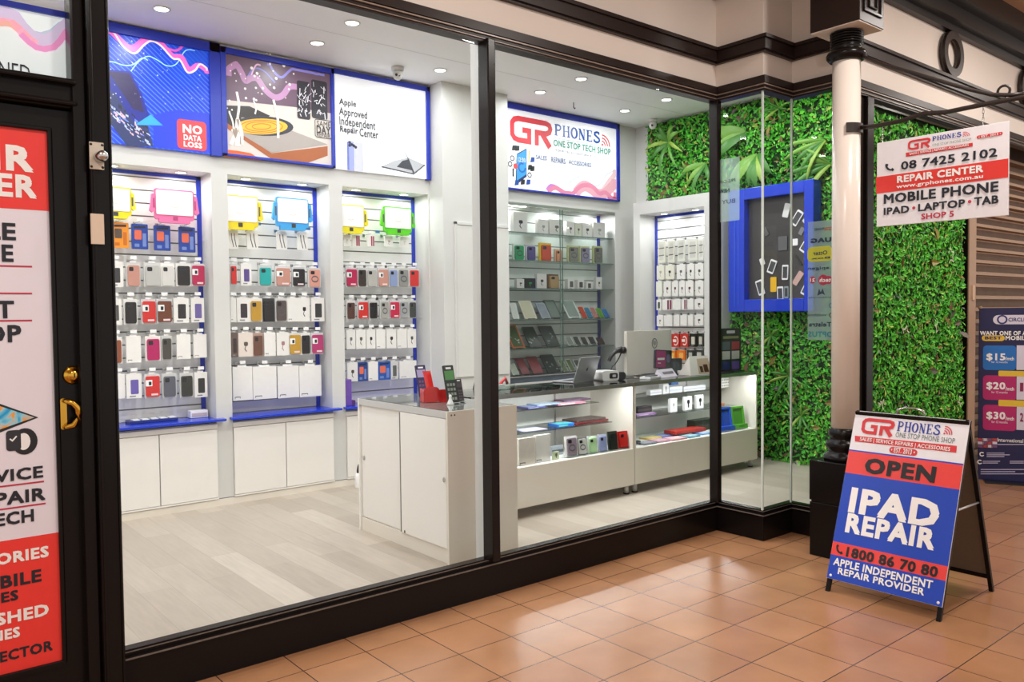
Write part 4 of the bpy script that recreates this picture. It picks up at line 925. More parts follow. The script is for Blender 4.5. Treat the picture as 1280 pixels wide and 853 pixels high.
for b, (x0, x1) in enumerate(BAYS):
    MX = frame_mat((x0+.001, YS, ZB0+.02), (1, 0, 0), (0, 0, 1))
    t = bay('%s of the three blue trimmed slatwall bays hung with phone cases' % ('leftmost', 'middle', 'rightmost')[b], MX, x1-x0-.002, ZB1-ZB0-.022, 0, .035)
    BAYT.append(t)
    w = x1-x0
    MB().box(.002, w-.004, -.262, -.014, -.022, -.002).box(-.03, w+.055, -.33, -.256, -.022, -.002).build('blue_ledge', BLUEG, t, .004)
    c = thing('base_cabinet', 'low white two door cupboard below the %s display bay' % BN[b], 'cabinet', (x0, YB, .06))
    MB().box(0, w, -.02, .008, .0, .012).box(0, w, -.02, .008, .575, .612).build('rail', LAMW, c)
    for k in (0, 1):
        MB().box(.004+k*w/2, w/2-.003+k*w/2, -.018, .008, .015, .57).build('door', LAMW, c, .003)
kk = struct('baseboard_back', MB().box(-3.0, 4.456, YB-.012, YB, 0, .055), LAMB)
struct('baseboard_back_shade_gap', MB().box(-3.0, 4.456, YB-.002, YB+.0, .055, .062), SLOT)  # grey strip paints the shadow in the gap above the baseboard

# ---- packs: unit shapes (x -.5...5, z 0..1) scaled to size, true depth
PROTO = {}
def proto(kind, c1, c2):
    k = (kind, c1, c2)
    if k in PROTO: return PROTO[k]
    parts = []          # (name, mesh, parent index)
    add = lambda n, mb, m, p=0: parts.append((n, mb.mesh(n, m), p))
    if kind == 'case':              # clear card with the coloured case in front
        add('case_pack', MB().rbox(-.5, .5, 0, .93, .03, -.016, 0), C(c2, .3)); add('hang_tab', MB().rbox(-.2, .2, .91, 1., .03, -.01, -.004), PAPER)
        add('phone_case', MB().rbox(-.40, .40, .04, .82, .09, -.028, -.014), C(c1, .35)); i = len(parts)-1
        add('camera_opening', MB().rbox(-.32, -.02, .60, .76, .05, -.0295, -.027), C('#2a2a2e', .2), i)
    if kind == 'label':             # coloured case with a white label and dark square
        add('case_pack', MB().rbox(-.5, .5, 0, .93, .03, -.014, 0), C('#d4d6d8', .25)); add('hang_tab', MB().rbox(-.2, .2, .91, 1., .03, -.01, -.004), PAPER)
        add('phone_case', MB().rbox(-.42, .46, .05, .84, .08, -.028, -.012), C(c1, .35)); i = len(parts)-1
        add('printed_label', MB().rbox(-.44, -.02, .46, .70, .02, -.0292, -.028), PAPER, i); add('label_square', MB().rflat(-.26, -.08, .50, .64, .02, -.0296), DARK, i); add('label_lines', MB().flat([(-.1, .1), (.34, .1), (.34, .17), (-.1, .17)], -.0286), C('#f0d6d8', .4), i)
    if kind == 'photo':             # white carton with a printed phone
        add('case_pack', MB().rbox(-.5, .5, 0, .95, .02, -.022, 0), C(c2, .35)); add('hang_tab', MB().rbox(-.22, .22, .93, 1., .02, -.012, -.006), PAPER)
        add('printed_phone', MB().rflat(-.22, .30, .16, .72, .05, -.0224), C(c1, .3)); add('printed_text', MB().flat([(-.3, .05), (.1, .05), (.1, .1), (-.3, .1)], -.0224), C('#8a8a90', .4))
    if kind == 'plain':             # white carton, small corner mark
        add('case_pack', MB().rbox(-.5, .5, 0, .95, .02, -.024, 0), C(c2, .35)); add('hang_tab', MB().rbox(-.22, .22, .93, 1., .02, -.012, -.006), PAPER)
        add('printed_mark', MB().stroke([(-.40, .05), (-.40, .10), (-.14, .10), (-.14, .06)], .02, -.0244), C(c1, .4))
    if kind == 'face':              # all-over printed pack with a picture
        add('case_pack', MB().rbox(-.5, .5, 0, .95, .04, -.02, 0), C(c2, .35)); add('hang_tab', MB().rbox(-.2, .2, .93, 1., .02, -.012, -.006), C('#c9ced2', .3))
        add('printed_picture', MB().rflat(-.34, .1, .36, .72, .06, -.0204), C(c1, .35)); add('printed_title', MB().flat([(-.36, .78), (.36, .80), (.36, .88), (-.36, .86)], -.0204), C('#1c2038', .35))
        add('printed_blurb', MB().rflat(-.34, -.05, .08, .2, .02, -.0204).rflat(.16, .38, .1, .6, .02, -.0204), C('#6f86c4' if c2 != '#f0941e' else '#c86a14', .4))
    if kind == 'ring':              # clear case with a magnet ring
        add('case_pack', MB().rbox(-.5, .5, 0, .93, .03, -.016, 0), C(c2, .3)); add('hang_tab', MB().rbox(-.2, .2, .91, 1., .03, -.01, -.004), PAPER)
        add('phone_case', MB().rbox(-.40, .40, .04, .84, .09, -.026, -.014), C(c1, .3)); i = len(parts)-1
        add('magnet_ring', MB().stroke([(.25*math.cos(a), .40+.13*math.sin(a)) for a in [2*math.pi*j/16 for j in range(16)]], .06, -.0265, closed=True), C('#55565a', .3), i); add('camera_opening', MB().rbox(-.32, -.02, .62, .78, .05, -.0275, -.025), DARK, i)
    if kind == 'cable':             # slim white card with two black leads
        add('cable_pack', MB().rbox(-.5, .5, 0, .93, .02, -.012, 0), C(c2, .35)); add('hang_tab', MB().rbox(-.3, .3, .9, 1., .02, -.008, -.004), PAPER)
        add('lead', MB().stroke([(-.2, .8), (-.16, .5), (.02, .1)], .07, -.0125), C(c1, .4)); add('lead', MB().stroke([(.1, .8), (.14, .5), (.3, .1)], .07, -.0125), C(c1, .4))
    if kind == 'twin':              # white card with two printed bands
        add('accessory_pack', MB().rbox(-.5, .5, 0, .95, .02, -.016, 0), C(c2, .35)); add('hang_tab', MB().rbox(-.22, .22, .93, 1., .02, -.01, -.005), PAPER)
        add('printed_window', MB().flat([(-.3, .12), (.3, .12), (.3, .84), (-.3, .84)], -.0164), C('#d3d3cb', .3)); i = len(parts)-1
        add('printed_band', MB().flat([(-.36, .62), (.36, .64), (.36, .68), (-.36, .66)], -.0168).flat([(-.36, .3), (.36, .32), (.36, .36), (-.36, .34)], -.0168), C(c1, .4), i)
    if kind == 'gadget':            # white card with a dark gadget picture
        add('accessory_pack', MB().rbox(-.5, .5, 0, .95, .03, -.018, 0), C(c2, .35)); add('hang_tab', MB().rbox(-.22, .22, .93, 1., .02, -.01, -.005), PAPER)
        add('printed_gadget', MB().rflat(-.12, .16, .42, .58, .06, -.0184).stroke([(.02, .44), (-.06, .3), (.06, .2)], .05, -.0184), C(c1, .4))
    if kind == 'stripe':            # white pack with two wine stripes
        add('accessory_pack', MB().rbox(-.5, .5, 0, .95, .03, -.018, 0), C(c2, .35)); add('hang_tab', MB().rbox(-.2, .2, .93, 1., .02, -.01, -.005), PAPER)
        add('printed_stripe', MB().flat([(.0, .05), (.2, .05), (.2, .9), (.0, .9)], -.0184), C(c1, .4)); add('printed_stripe', MB().flat([(.27, .05), (.46, .05), (.46, .9), (.27, .9)], -.0184), C(c1, .4))
    if kind == 'loop':              # red pack with a coiled white cable
        add('accessory_pack', MB().rbox(-.5, .5, 0, .95, .03, -.02, 0), C(c1, .35)); add('hang_tab', MB().rbox(-.2, .2, .93, 1., .02, -.01, -.005), C(c1, .35))
        add('coiled_cable', MB().stroke([(.05+.3*math.cos(a), .45+.3*math.sin(a)) for a in [R(130-20*j) for j in range(14)]], .1, -.0205), C(c2, .4))
        add('printed_panel', MB().flat([(-.3, .36), (.14, .36), (.14, .56), (-.3, .56)], -.0208), C('#f3e6e2', .4))
    PROTO[k] = parts; return parts
def stock(kind, c1, c2, loc, w, h, rz, lab, group, tilt=0., cat='pack', tab=True, name=None):
    parts = proto(kind, c1, c2); root = None; made = []
    for i, (n, me, p) in enumerate(parts):
        if not tab and n == 'hang_tab': made.append(None); continue
        o = bpy.data.objects.new((name or n) if i == 0 else n, me); COL.objects.link(o); made.append(o)
        if i == 0:
            root = o; o.location = loc; o.scale = (w, 1, h); o.rotation_euler = (tilt, 0, rz); tag(o, lab, cat, group)
        else: o.parent = made[p]
    return root
NAMES = {'#c62d2b': 'red', '#a8652f': 'x'}
def order(i, n):
    if i == 0: return 'leftmost'
    if i == n-1: return 'rightmost'
    return ('second', 'third', 'fourth', 'fifth', 'sixth', 'seventh', 'eighth', 'ninth')[i-1]+' from left'
# every pack: (px0, px1, kind, colour 1, colour 2, words)
W0, CL = '#eceae6', '#cfd0ce'
RED_, MAG, TANP, GOLD, BRN, BLK = '#cf2f2c', '#b81f52', '#c58f80', '#c09432', '#6e3d28', '#232022'
DKG, GRY, LAV, TEAL, PUR = '#4a4641', '#9a9b9c', '#8b9cc4', '#1fa7a4', '#6a52b0'
ROWS = {
 0: [('second level, under the tablet covers', (277, 309), (284, 316), [(139, 160, 'face', '#5a4a40', '#f0941e', 'orange pack with a dark holder'), (164, 184, 'face', '#e06a4c', '#1b3f9a', 'blue pack with orange phone'), (192, 212, 'face', '#e06a4c', '#1b3f9a', 'blue pack with orange phone'), (223, 243, 'face', '#e06a4c', '#1b3f9a', 'blue pack with orange phone')]),
     ('top case row', (326, 359), (328, 358), [(134, 153, 'photo', '#3a3a3c', W0, 'white pack with dark phone'), (157, 175, 'case', TANP, CL, 'rose tan case pack'), (179, 200, 'case', '#bcbcb8', CL, 'clear grey case pack'), (200, 217, 'case', '#d6d4d0', W0, 'pale case pack'), (219, 238, 'case', BLK, W0, 'black case in white pack'), (238, 255, 'label', MAG, W0, 'magenta case pack with white label')]),
     ('second case row', (372, 407), (371, 403), [(134, 151, 'photo', '#4d4f4e', W0, 'white pack with grey phone'), (154, 171, 'case', BLK, W0, 'black case in white pack'), (176, 194, 'label', RED_, W0, 'red case pack with white label'), (195, 214, 'label', BRN, W0, 'brown case pack with white label'), (216, 235, 'photo', '#2f2b2f', W0, 'white pack with black phone'), (238, 254, 'photo', '#6d5fa0', W0, 'white pack with lilac phone')]),
     ('third case row', (419, 456), (416, 447), [(137, 152, 'case', '#8a4a2e', W0, 'leather brown case pack'), (157, 175, 'plain', '#3a3a3a', W0, 'plain white pack'), (181, 200, 'case', '#b01a5e', W0, 'magenta case pack'), (201, 214, 'case', DKG, CL, 'dark olive case pack'), (220, 237, 'plain', '#3a3a3a', W0, 'plain white pack'), (241, 257, 'plain', '#8a8a8a', W0, 'plain white pack')]),
     ('bottom case row', (466, 499), (463, 497), [(140, 155, 'plain', '#8a8a8a', W0, 'plain white pack'), (157, 176, 'photo', '#6a5cab', W0, 'white pack with violet phone'), (180, 199, 'label', RED_, W0, 'red case pack with white label'), (202, 220, 'case', '#5a5c66', CL, 'slate case in clear pack'), (224, 241, 'case', '#33352f', CL, 'dark green case pack'), (242, 258, 'photo', '#2e302f', W0, 'white pack with dark phone')])],
 1: [('second level, under the tablet covers', (287, 311), (290, 313), [(285, 297, 'cable', '#2a2a2a', W0, 'slim white lead pack'), (308, 322, 'cable', '#2a2a2a', W0, 'slim white lead pack'), (345, 358, 'cable', '#2a2a2a', W0, 'slim white lead pack'), (371, 384, 'cable', '#2a2a2a', W0, 'slim white lead pack')]),
     ('top case row', (328, 356), (334, 360), [(287, 295, 'case', RED_, CL, 'red case pack'), (300, 313, 'photo', '#5d4a8c', W0, 'white pack with purple phone'), (322, 339, 'case', TEAL, CL, 'teal case pack'), (343, 362, 'label', TANP, CL, 'rose tan case pack'), (364, 380, 'label', BLK, CL, 'black case pack with white label'), (384, 400, 'ring', '#d89a8c', CL, 'pink ring case pack')]),
     ('second case row', (371, 403), (371, 402), [(287, 294, 'plain', '#555555', W0, 'narrow white pack'), (295, 311, 'photo', '#3b3338', W0, 'white pack with dark phone'), (311, 327, 'case', GOLD, W0, 'gold case pack'), (327, 342, 'case', BLK, '#3a3a3a', 'black wallet case pack'), (343, 358, 'ring', '#5a4c4a', CL, 'dark ring case pack'), (358, 372, 'plain', '#3a3a3a', W0, 'plain white pack'), (372, 386, 'gadget', BLK, W0, 'white pack with black gadget'), (388, 404, 'photo', '#3a3a3c', W0, 'white pack with grey phone')]),
     ('third case row', (414, 447), (414, 443), [(288, 296, 'photo', '#3c3230', '#6d5a54', 'dark brown pack'), (297, 315, 'gadget', '#5a504a', '#e8dcd2', 'cream pack with a gadget'), (315, 328, 'case', '#6d4a3a', '#b89a8c', 'brown case pack'), (329, 343, 'plain', '#2a2a2a', W0, 'plain white pack'), (345, 360, 'gadget', '#a8787a', W0, 'white pack with rose mark'), (360, 375, 'label', GOLD, CL, 'gold case pack with white label'), (375, 387, 'case', BLK, W0, 'black case in white pack'), (388, 403, 'label', '#b4356e', CL, 'magenta case pack with white label')]),
     ('bottom row', (456, 502), (454, 496), [(290, 314, 'plain', '#3a3a3a', W0, 'large white tablet case box'), (315, 344, 'plain', '#3a3a3a', W0, 'large white tablet case box'), (346, 372, 'plain', '#3a3a3a', W0, 'large white tablet case box'), (373, 400, 'plain', '#3a3a3a', W0, 'large white tablet case box')])],
 2: [('second level, under the tablet covers', (293, 308), (296, 309), [(428, 437, 'gadget', '#c9c9c9', W0, 'small white pack'), (439, 449, 'stripe', '#9a3050', W0, 'small white and wine pack'), (458, 467, 'stripe', '#9a3050', W0, 'small white and wine pack'), (480, 490, 'gadget', '#b9a0a0', W0, 'small white pack'), (499, 510, 'gadget', '#cfcfcf', W0, 'small plain white pack')]),
     ('top case row', (333, 359), (334, 359), [(431, 445, 'label', MAG, CL, 'magenta case pack with white label'), (446, 457, 'case', '#3a2f2c', CL, 'dark brown case pack'), (457, 470, 'case', '#b4b2ac', CL, 'clear grey case pack'), (471, 484, 'label', TANP, CL, 'rose tan case pack with label'), (485, 496, 'case', LAV, CL, 'lavender blue case pack'), (496, 510, 'ring', '#8e908c', CL, 'grey ring case pack'), (510, 523, 'case', RED_, CL, 'red case pack')]),
     ('second case row', (374, 400), (374, 398), [(432, 443, 'case', '#5a3a34', W0, 'brown case in white pack'), (446, 459, 'label', RED_, CL, 'red case pack with white label'), (460, 471, 'case', BLK, CL, 'black case pack'), (474, 485, 'ring', '#a6a49e', CL, 'clear ring case pack'), (486, 498, 'label', '#c22448', CL, 'crimson case pack with white label'), (498, 510, 'ring', '#a2a4a6', CL, 'grey ring case pack'), (510, 519, 'case', '#3b3f3c', CL, 'dark case pack')]),
     ('third case row', (411, 437), (410, 435), [(432, 443, 'gadget', '#6a6a6a', W0, 'white pack with grey gadget'), (444, 456, 'gadget', '#55504c', W0, 'white pack with grey gadget'), (457, 468, 'gadget', '#2c1f22', W0, 'white pack with dark gadget'), (469, 480, 'plain', '#3a3a3a', W0, 'plain white pack'), (482, 494, 'gadget', '#2c1f22', W0, 'white pack with dark gadget'), (495, 507, 'plain', '#3a3a3a', W0, 'plain white pack'), (508, 519, 'gadget', '#4a4a4a', W0, 'white pack with grey gadget')]),
     ('bottom row', (452, 478), (449, 473), [(433, 446, 'gadget', '#4a4440', W0, 'white pack with dark gadget'), (446, 458, 'face', '#e06a4c', '#1b3f8a', 'blue pack with orange phone'), (459, 471, 'plain', '#6a6a6a', W0, 'plain white pack'), (471, 487, 'face', '#e06a4c', '#1550a8', 'wide blue pack with an orange phone'), (487, 496, 'photo', '#5a5c5a', CL, 'grey phone pack'), (498, 519, 'plain', '#3a3a3a', W0, 'wide white box')])],
}
YP = 6.745
for b in range(3):
    for row, (yl0, yl1), (yr0, yr1), items in ROWS[b]:
        n = len(items); xa = items[0][0]; xb = items[-1][1]
        for i, (a, c, kind, c1, c2, words) in enumerate(items):
            f = ((a+c)/2-xa)/(xb-xa); t0 = yl0+(yr0-yl0)*f; t1 = yl1+(yr1-yl1)*f
            P0 = at_y(a, t1, YP); P1 = at_y(c, t0, YP); w = max(.03, P1.x-P0.x-.004); h = P1.z-P0.z; x = (P0.x+P1.x)/2
            x = max(BAYS[b][0]+w/2+.004, min(BAYS[b][1]-w/2-.004, x))
            lab = '%s, %s of the %s, %s bay' % (words, order(i, n), row.replace('second level, under the tablet covers', 'row under tablet covers'), BN[b])
            stock(kind, c1, c2, (x, YP, P0.z), w, h, 0, lab, 'packs hung in the %s display bay' % BN[b])
            hk = put('hook', HOOK_ME, BAYT[b]); hk.location = (x-BAYS[b][0], 0, P1.z-(ZB0+.02)+.006); tg = put('price_tag', TAG_ME, hk)

# ---- children's tablet covers with side handles
def cover(px0, px1, py0, py1, col, words, b):
    P0 = at_y(px0, py1, 6.70); P1 = at_y(px1, py0, 6.70); w = P1.x-P0.x; h = P1.z-P0.z
    t = thing('tablet_cover', '%s chunky tablet cover with side handles, top of the %s display bay' % (words, BN[b]), 'tablet cover', ((P0.x+P1.x)/2, 6.70, P0.z), group='tablet covers on the display bays')
    m = C(col, .35); bw = w*.40
    MB().rbox(-bw, bw, h*.10, h, .02, -.022, 0).build('cover_body', m, t, .004)
    MB().rbox(-bw+.012, bw-.012, h*.24, h-.012, .012, -.03, -.02).build('card_insert', PAPER, t)
    MB().stroke([(-.03, h*.5), (0, h*.46), (.03, h*.5)], .004, -.0305).build('printed_smile', C('#d9d2c4', .5), t)
    MB().rbox(-bw*.8, bw*.75, 0, h*.17, .012, -.04, -.004).build('stand_flap', m, t, .003)
    MB().rbox(-.018, .018, h*.08, h*.2, .004, -.043, -.039).build('flap_catch', C('#3a3a3a' if col != '#e874a8' else '#b8437c', .4), t)
    for s in (-1, 1):
        MB().prism([(s*bw*.98, h*.34), (s*bw*1.12, h*.28), (s*w*.5, h*.34), (s*w*.48, h*.52), (s*bw*1.14, h*.82), (s*bw*.98, h*.84)][::s], -.03, -.006).build('side_handle', m, t, .004)
        MB().rbox(s*bw*1.04-.006, s*bw*1.04+.006, h*.42, h*.7, .004, -.032, -.029).build('handle_grip', C('#5a5a5a' if col != '#e874a8' else '#b8437c', .4), t)
cover(116, 168, 236, 272, '#ece01e', 'yellow', 0); cover(186, 247, 240, 278, '#e874a8', 'pink', 0)
cover(268, 327, 247, 286, '#ecd81c', 'yellow', 1); cover(339, 389, 250, 287, '#3fa4e4', 'sky blue', 1)
cover(414, 458, 258, 291, '#e8dc1c', 'yellow', 2); cover(474, 517, 261, 293, '#5fd21f', 'lime green', 2)
# small coloured shelf tags under the covers
for b, px, py in ((1, 296, 279), (1, 323, 280), (1, 385, 286), (2, 431, 287), (2, 451, 288), (2, 472, 290), (2, 492, 291), (2, 512, 292)):
    p = at_y(px, py, 6.72); o = MB().box(p.x-.022, p.x+.022, 6.718, 6.722, p.z-.012, p.z+.012)
    q = o.build('shelf_tag', C('#2a78b8', .4), None); q.parent = BAYT[b]; q.matrix_parent_inverse = BAYT[b].matrix_basis.inverted()
# things lying on the blue ledges
def flat_card(px, py, w, d, h, z, col, lab, rz=0., name='leaflet_holder'):
    p = at_z(px, py, z); t = thing(name, lab, 'leaflets', (p.x, p.y, z), rz)
    MB().box(-w/2, w/2, -d/2, d/2, 0, h).build('tray', C(col, .35), t, .002)
    return t
zl = ZB0+.02
t = flat_card(190, 527, .36, .14, .022, zl, '#1c2f7c', 'dark blue tray of small white cards on the left blue ledge')
for i in range(5): MB().box(-.15+i*.068, -.10+i*.068, -.05, .04, .022, .027).build('card', PAPER, t)
flat_card(243, 517.5, .22, .12, .02, zl, '#ecebe8', 'flat white booklet lying on the left blue ledge', name='booklet')
t = thing('card_box', 'small white box at the right end of the left blue ledge', 'box', (2.26, 6.78, zl)); MB().box(-.07, .07, -.04, .04, 0, .06).build('box_body', PAPER, t, .003); MB().box(-.06, .06, -.044, -.04, .012, .04).build('printed_label', C('#c9b8b8', .4), t)
t = thing('purple_box', 'tall purple box standing on the blue ledge behind the storage cabinet', 'box', (3.565, 6.70, zl)); MB().box(-.03, .03, -.06, .06, 0, .24).build('box_body', C('#6f4aa8', .4), t, .003); MB().box(.03, .07, -.05, .03, 0, .045).build('box_foot', C('#5a2f6c', .4), t)

# ---- the accessory bay on the side wall
MX = frame_mat((7.372, OY1-.002, .76), (0, -1, 0), (0, 0, 1))
AB = bay('narrow slatwall accessory bay on the side wall below the leaf wall', MX, OY1-OY0-.004, 2.655-.762, .028, 0)
XP = 7.31
ACC = [('top row of long packs', (301, 329.4), (296, 325), [(823.5, 832.7, 'twin', '#55554e', '#e2e1d2', 'long white pack'), (836, 844, 'twin', '#55554e', '#e2e1d2', 'long white pack'), (848, 857, 'twin', '#3a3a36', '#dfdfd4', 'long white pack'), (861, 873, 'twin', '#55554e', '#e4e4da', 'wide long white pack'), (874, 880.7, 'twin', '#55554e', W0, 'narrow long white pack')]),
       ('second row', (331, 350), (328, 349), [(822, 831.6, 'gadget', '#a8a8a0', '#e6e4d6', 'cream pack'), (832.7, 843.8, 'gadget', '#35352f', '#e6e4d6', 'cream pack with dark bits'), (847, 857.5, 'gadget', '#5a5a55', W0, 'white pack'), (860, 869, 'gadget', '#232323', W0, 'white pack with black mark'), (870, 880.5, 'gadget', '#4a4a4a', W0, 'white pack with grey marks')]),
       ('third row', (351, 371), (350, 370), [(821.6, 829, 'plain', '#e0e0dc', '#e9ecdf', 'plain pale pack'), (830.5, 840, 'gadget', '#5a2a3c', W0, 'white pack with wine mark'), (841, 849, 'gadget', '#5a2a3c', W0, 'white pack with wine mark'), (850, 857.5, 'gadget', '#5a2a3c', W0, 'white pack with wine mark'), (858, 868, 'gadget', '#5a2a3c', W0, 'white pack with wine mark'), (870, 880.5, 'gadget', '#8a8a88', W0, 'white pack with grey mark')]),
       ('fourth row', (374, 388), (373, 387), [(822, 828, 'photo', '#3c4a34', W0, 'small white pack with green window'), (829, 841.5, 'stripe', '#7a2f4c', W0, 'white pack with wine stripes'), (842, 852.5, 'plain', '#c8c8c8', W0, 'plain white pack'), (853, 860, 'stripe', '#7a2f4c', W0, 'white pack with wine stripes'), (861, 868.5, 'plain', '#c8c8c8', W0, 'plain white pack'), (869.5, 880.5, 'gadget', '#3a3a3a', W0, 'white pack with dark mark')]),
       ('fifth row', (394, 408), (393, 407), [(822, 830.5, 'gadget', '#7c8478', W0, 'white pack with grey mark'), (831.5, 842, 'plain', '#d0d0d0', W0, 'plain white pack'), (843.5, 851, 'plain', '#8a8a8a', W0, 'plain white pack'), (852, 860.5, 'plain', '#8a8a8a', W0, 'plain white pack'), (861.5, 868, 'plain', '#a0a0a0', W0, 'narrow white pack'), (869.5, 880.5, 'gadget', '#2a2a2a', W0, 'white pack with black mark')]),
       ('red and black row', (417, 434), (416, 433), [(840.5, 850.5, 'loop', '#c2352c', '#f4dcd6', 'red coiled cable pack'), (851.5, 861.5, 'loop', '#c2352c', '#f4dcd6', 'red coiled cable pack'), (863, 872, 'photo', '#cfcabc', '#25241f', 'black pack with pale window'), (873, 880.7, 'photo', '#cfcabc', '#25241f', 'black pack with pale window')]),
       ('orange row', (438, 450), (437, 449), [(836.5, 846, 'photo', '#f3c46a', '#e07a1c', 'orange pack'), (847, 858, 'photo', '#f0b060', '#e0701c', 'orange pack'), (860, 868.5, 'photo', '#b9b8b0', '#3a3c38', 'dark grey pack'), (869.5, 880.5, 'photo', '#b9b8b0', '#33342f', 'dark grey pack')])]
for row, (yl0, yl1), (yr0, yr1), items in ACC:
    n = len(items); xa = items[0][0]; xb = items[-1][1]
    for i, (a, c, kind, c1, c2, words) in enumerate(items):
        f = ((a+c)/2-xa)/(xb-xa); t0 = yl0+(yr0-yl0)*f; t1 = yl1+(yr1-yl1)*f
        P0 = at_x(a, t1, XP); P1 = at_x(c, t0, XP); w = max(.03, P0.y-P1.y-.006); h = P1.z-P0.z
        yy = max(OY0+w/2+.01, min(OY1-.03-w/2, (P0.y+P1.y)/2))
        stock(kind, c1, c2, (XP, yy, P0.z), w, h, -math.pi/2, '%s, %s, %s, side accessory bay' % (words, order(i, n), row), 'packs hung in the side accessory bay', cat='pack', name='accessory_pack')
        hk = put('hook', HOOK_ME, AB); hk.location = (OY1-yy, 0, P1.z-.76+.006); hk.scale = (1, .62, 1)
# ================================================================== glass display cabinet below the logo sign
GX0, GX1, GZ0, GZ1 = 5.36, 7.062, .80, 2.712
t = thing('glass_cabinet', 'built in glass fronted display cabinet of phones and tablets under the logo sign', 'display cabinet', (GX0, YB, GZ0))
GC = t; gw, gh = GX1-GX0, GZ1-GZ0
slats(MB(), gw-.05, gh-.04, .125)
mb = MB(); slats(mb, gw, gh, .125); mb.v = [(a, b+.25, c) for a, b, c in mb.v]; mb.build('slat_panel', M('slatwall_pale_mint', '#edf2ee', .35, noise=.02), t)
MB().box(0, gw, .262, .27, 0, gh).build('groove_backing', SLOT, t)
MB().box(gw-.05, gw-.012, .235, .25, 0, gh-.02).build('blue_trim', M('navy_trim', '#1c2f86', .4), t)
SHZ = [2.408, 2.112, 1.812, 1.47, 1.158, .872]
for i, z in enumerate(SHZ[:5]):
    MB().box(.004, gw-.004, .03, .248, z-GZ0-.008, z-GZ0).build('glass_shelf', SHELFG, t)
    MB().box(.004, gw-.004, .026, .03, z-GZ0-.009, z-GZ0+.001).build('shelf_edge', M('shelf_edge_green', '#6f8a80', .25), t)
MB().box(.004, gw-.004, .02, .25, .0, .07).build('base_drawer', M('cabinet_base_blue_grey', '#4d5b6a', .35, noise=.1), t)
xm = at_y(702.5, 350, YB).x-GX0
for k, (a, b, y) in enumerate(((.004, xm+.02, .012), (xm-.02, gw-.004, .003))):
    d = MB().face([(a, y, .07), (b, y, .07), (b, y, gh-.03), (a, y, gh-.03)]).build('sliding_glass_door', GLASS, t)
    e = b if k == 0 else a
    MB().box(e-.004, e+.004, y-.004, y+.004, .07, gh-.03).build('door_edge', M('door_edge_green', '#5f7a70', .25), d)
MB().box(.0, gw, .0, .02, gh-.03, gh).box(0, gw, .0, .018, .06, .072).build('door_track', ALU, t)
MB().box(.05, .42, .10, .13, gh-.022, gh-.012).build('strip_light', LED, t)
# goods on the shelves
def on_shelf(px0, px1, py0, py1, z, y, kind, c1, c2, lab, group, tilt=0., cat='box', name='product_box', d=1.):
    a = at_y(px0, py1, y); b = at_y(px1, py0, y); w = b.x-a.x; h = (b.z-a.z)/max(.5, math.cos(tilt))
    o = stock(kind, c1, c2, ((a.x+b.x)/2, y, z+.001), w, h, 0, lab, group, tilt=-tilt, cat=cat, tab=False, name=name)
    o.scale = (w, d, h); return o
def sh_row(z, y, row, items, group, **kw):
    n = len(items)
    for i, (a, c, p0, p1, kind, c1, c2, words) in enumerate(items): on_shelf(a, c, p0, p1, z, y, kind, c1, c2, '%s, %s on the %s' % (words, order(i, n) if n > 1 else 'alone', row), group, **kw)
    return
GG = 'goods in the glass cabinet'
sh_row(SHZ[0], 6.75, 'top cabinet shelf', [(638, 655, 263, 288, 'gadget', '#2c2c2c', W0, 'large white gadget box'), (669, 681, 272, 290, 'gadget', '#9a9a96', W0, 'white gadget box'), (683, 700, 272, 291, 'gadget', '#6a6a66', W0, 'wide white gadget box'), (704, 714, 274, 292, 'gadget', '#4a4a4a', W0, 'narrow white gadget box'), (715, 723, 276, 293, 'gadget', '#5a5a50', '#dfe2cf', 'pale green tinted box'), (724, 736, 276, 294, 'gadget', '#2c2c2c', W0, 'white gadget box'), (738, 752, 276, 295, 'gadget', '#aaaaaa', W0, 'white box with faint print')], GG, d=3.)
sh_row(SHZ[1], 6.75, 'second cabinet shelf', [(640, 653, 304, 325, 'ring', '#2fa066', '#d7e4dc', 'green strap pack'), (656, 667, 304, 325, 'case', '#5a5288', '#c5c5d2', 'violet strap pack'), (673, 687, 302, 326, 'case', '#d04a28', '#e8c81c', 'red and yellow toy pack'), (692, 700, 309, 326, 'case', '#e0956a', '#e8cbb4', 'orange bottle pack'), (708, 721, 304, 326, 'ring', '#7a7c74', '#c9cf9a', 'grey pendant on pale green card'), (723, 735, 305, 327, 'ring', '#8d86a4', '#c9cf9a', 'lilac pendant on pale green card'), (740, 751, 305, 328, 'ring', '#6d6f66', '#c4cb90', 'dark pendant on pale green card')], GG, d=1.6, cat='pack', name='hanging_pack')
sh_row(SHZ[2], 6.75, 'third cabinet shelf', [(643, 652, 347, 359, 'gadget', '#3a4a5a', W0, 'small white box'), (653, 666, 346, 359, 'gadget', '#2fa04a', '#23281f', 'black box with green clip'), (668, 680, 340, 359, 'gadget', '#2c3444', W0, 'white box with dark figure'), (682, 695, 341, 360, 'case', '#c0a070', '#6a4a2a', 'brown and gold box'), (696, 701, 350, 360, 'gadget', '#8aa08a', W0, 'tiny white box'), (706, 714, 348, 361, 'photo', '#55585a', W0, 'white box with grey square'), (718, 726, 349, 361, 'photo', '#3c3f44', W0, 'white box with dark square'), (729, 736, 351, 361, 'photo', '#3a3c3e', W0, 'short white box'), (742, 749, 345, 361, 'gadget', '#222222', W0, 'slim white box')], GG, d=2.4)
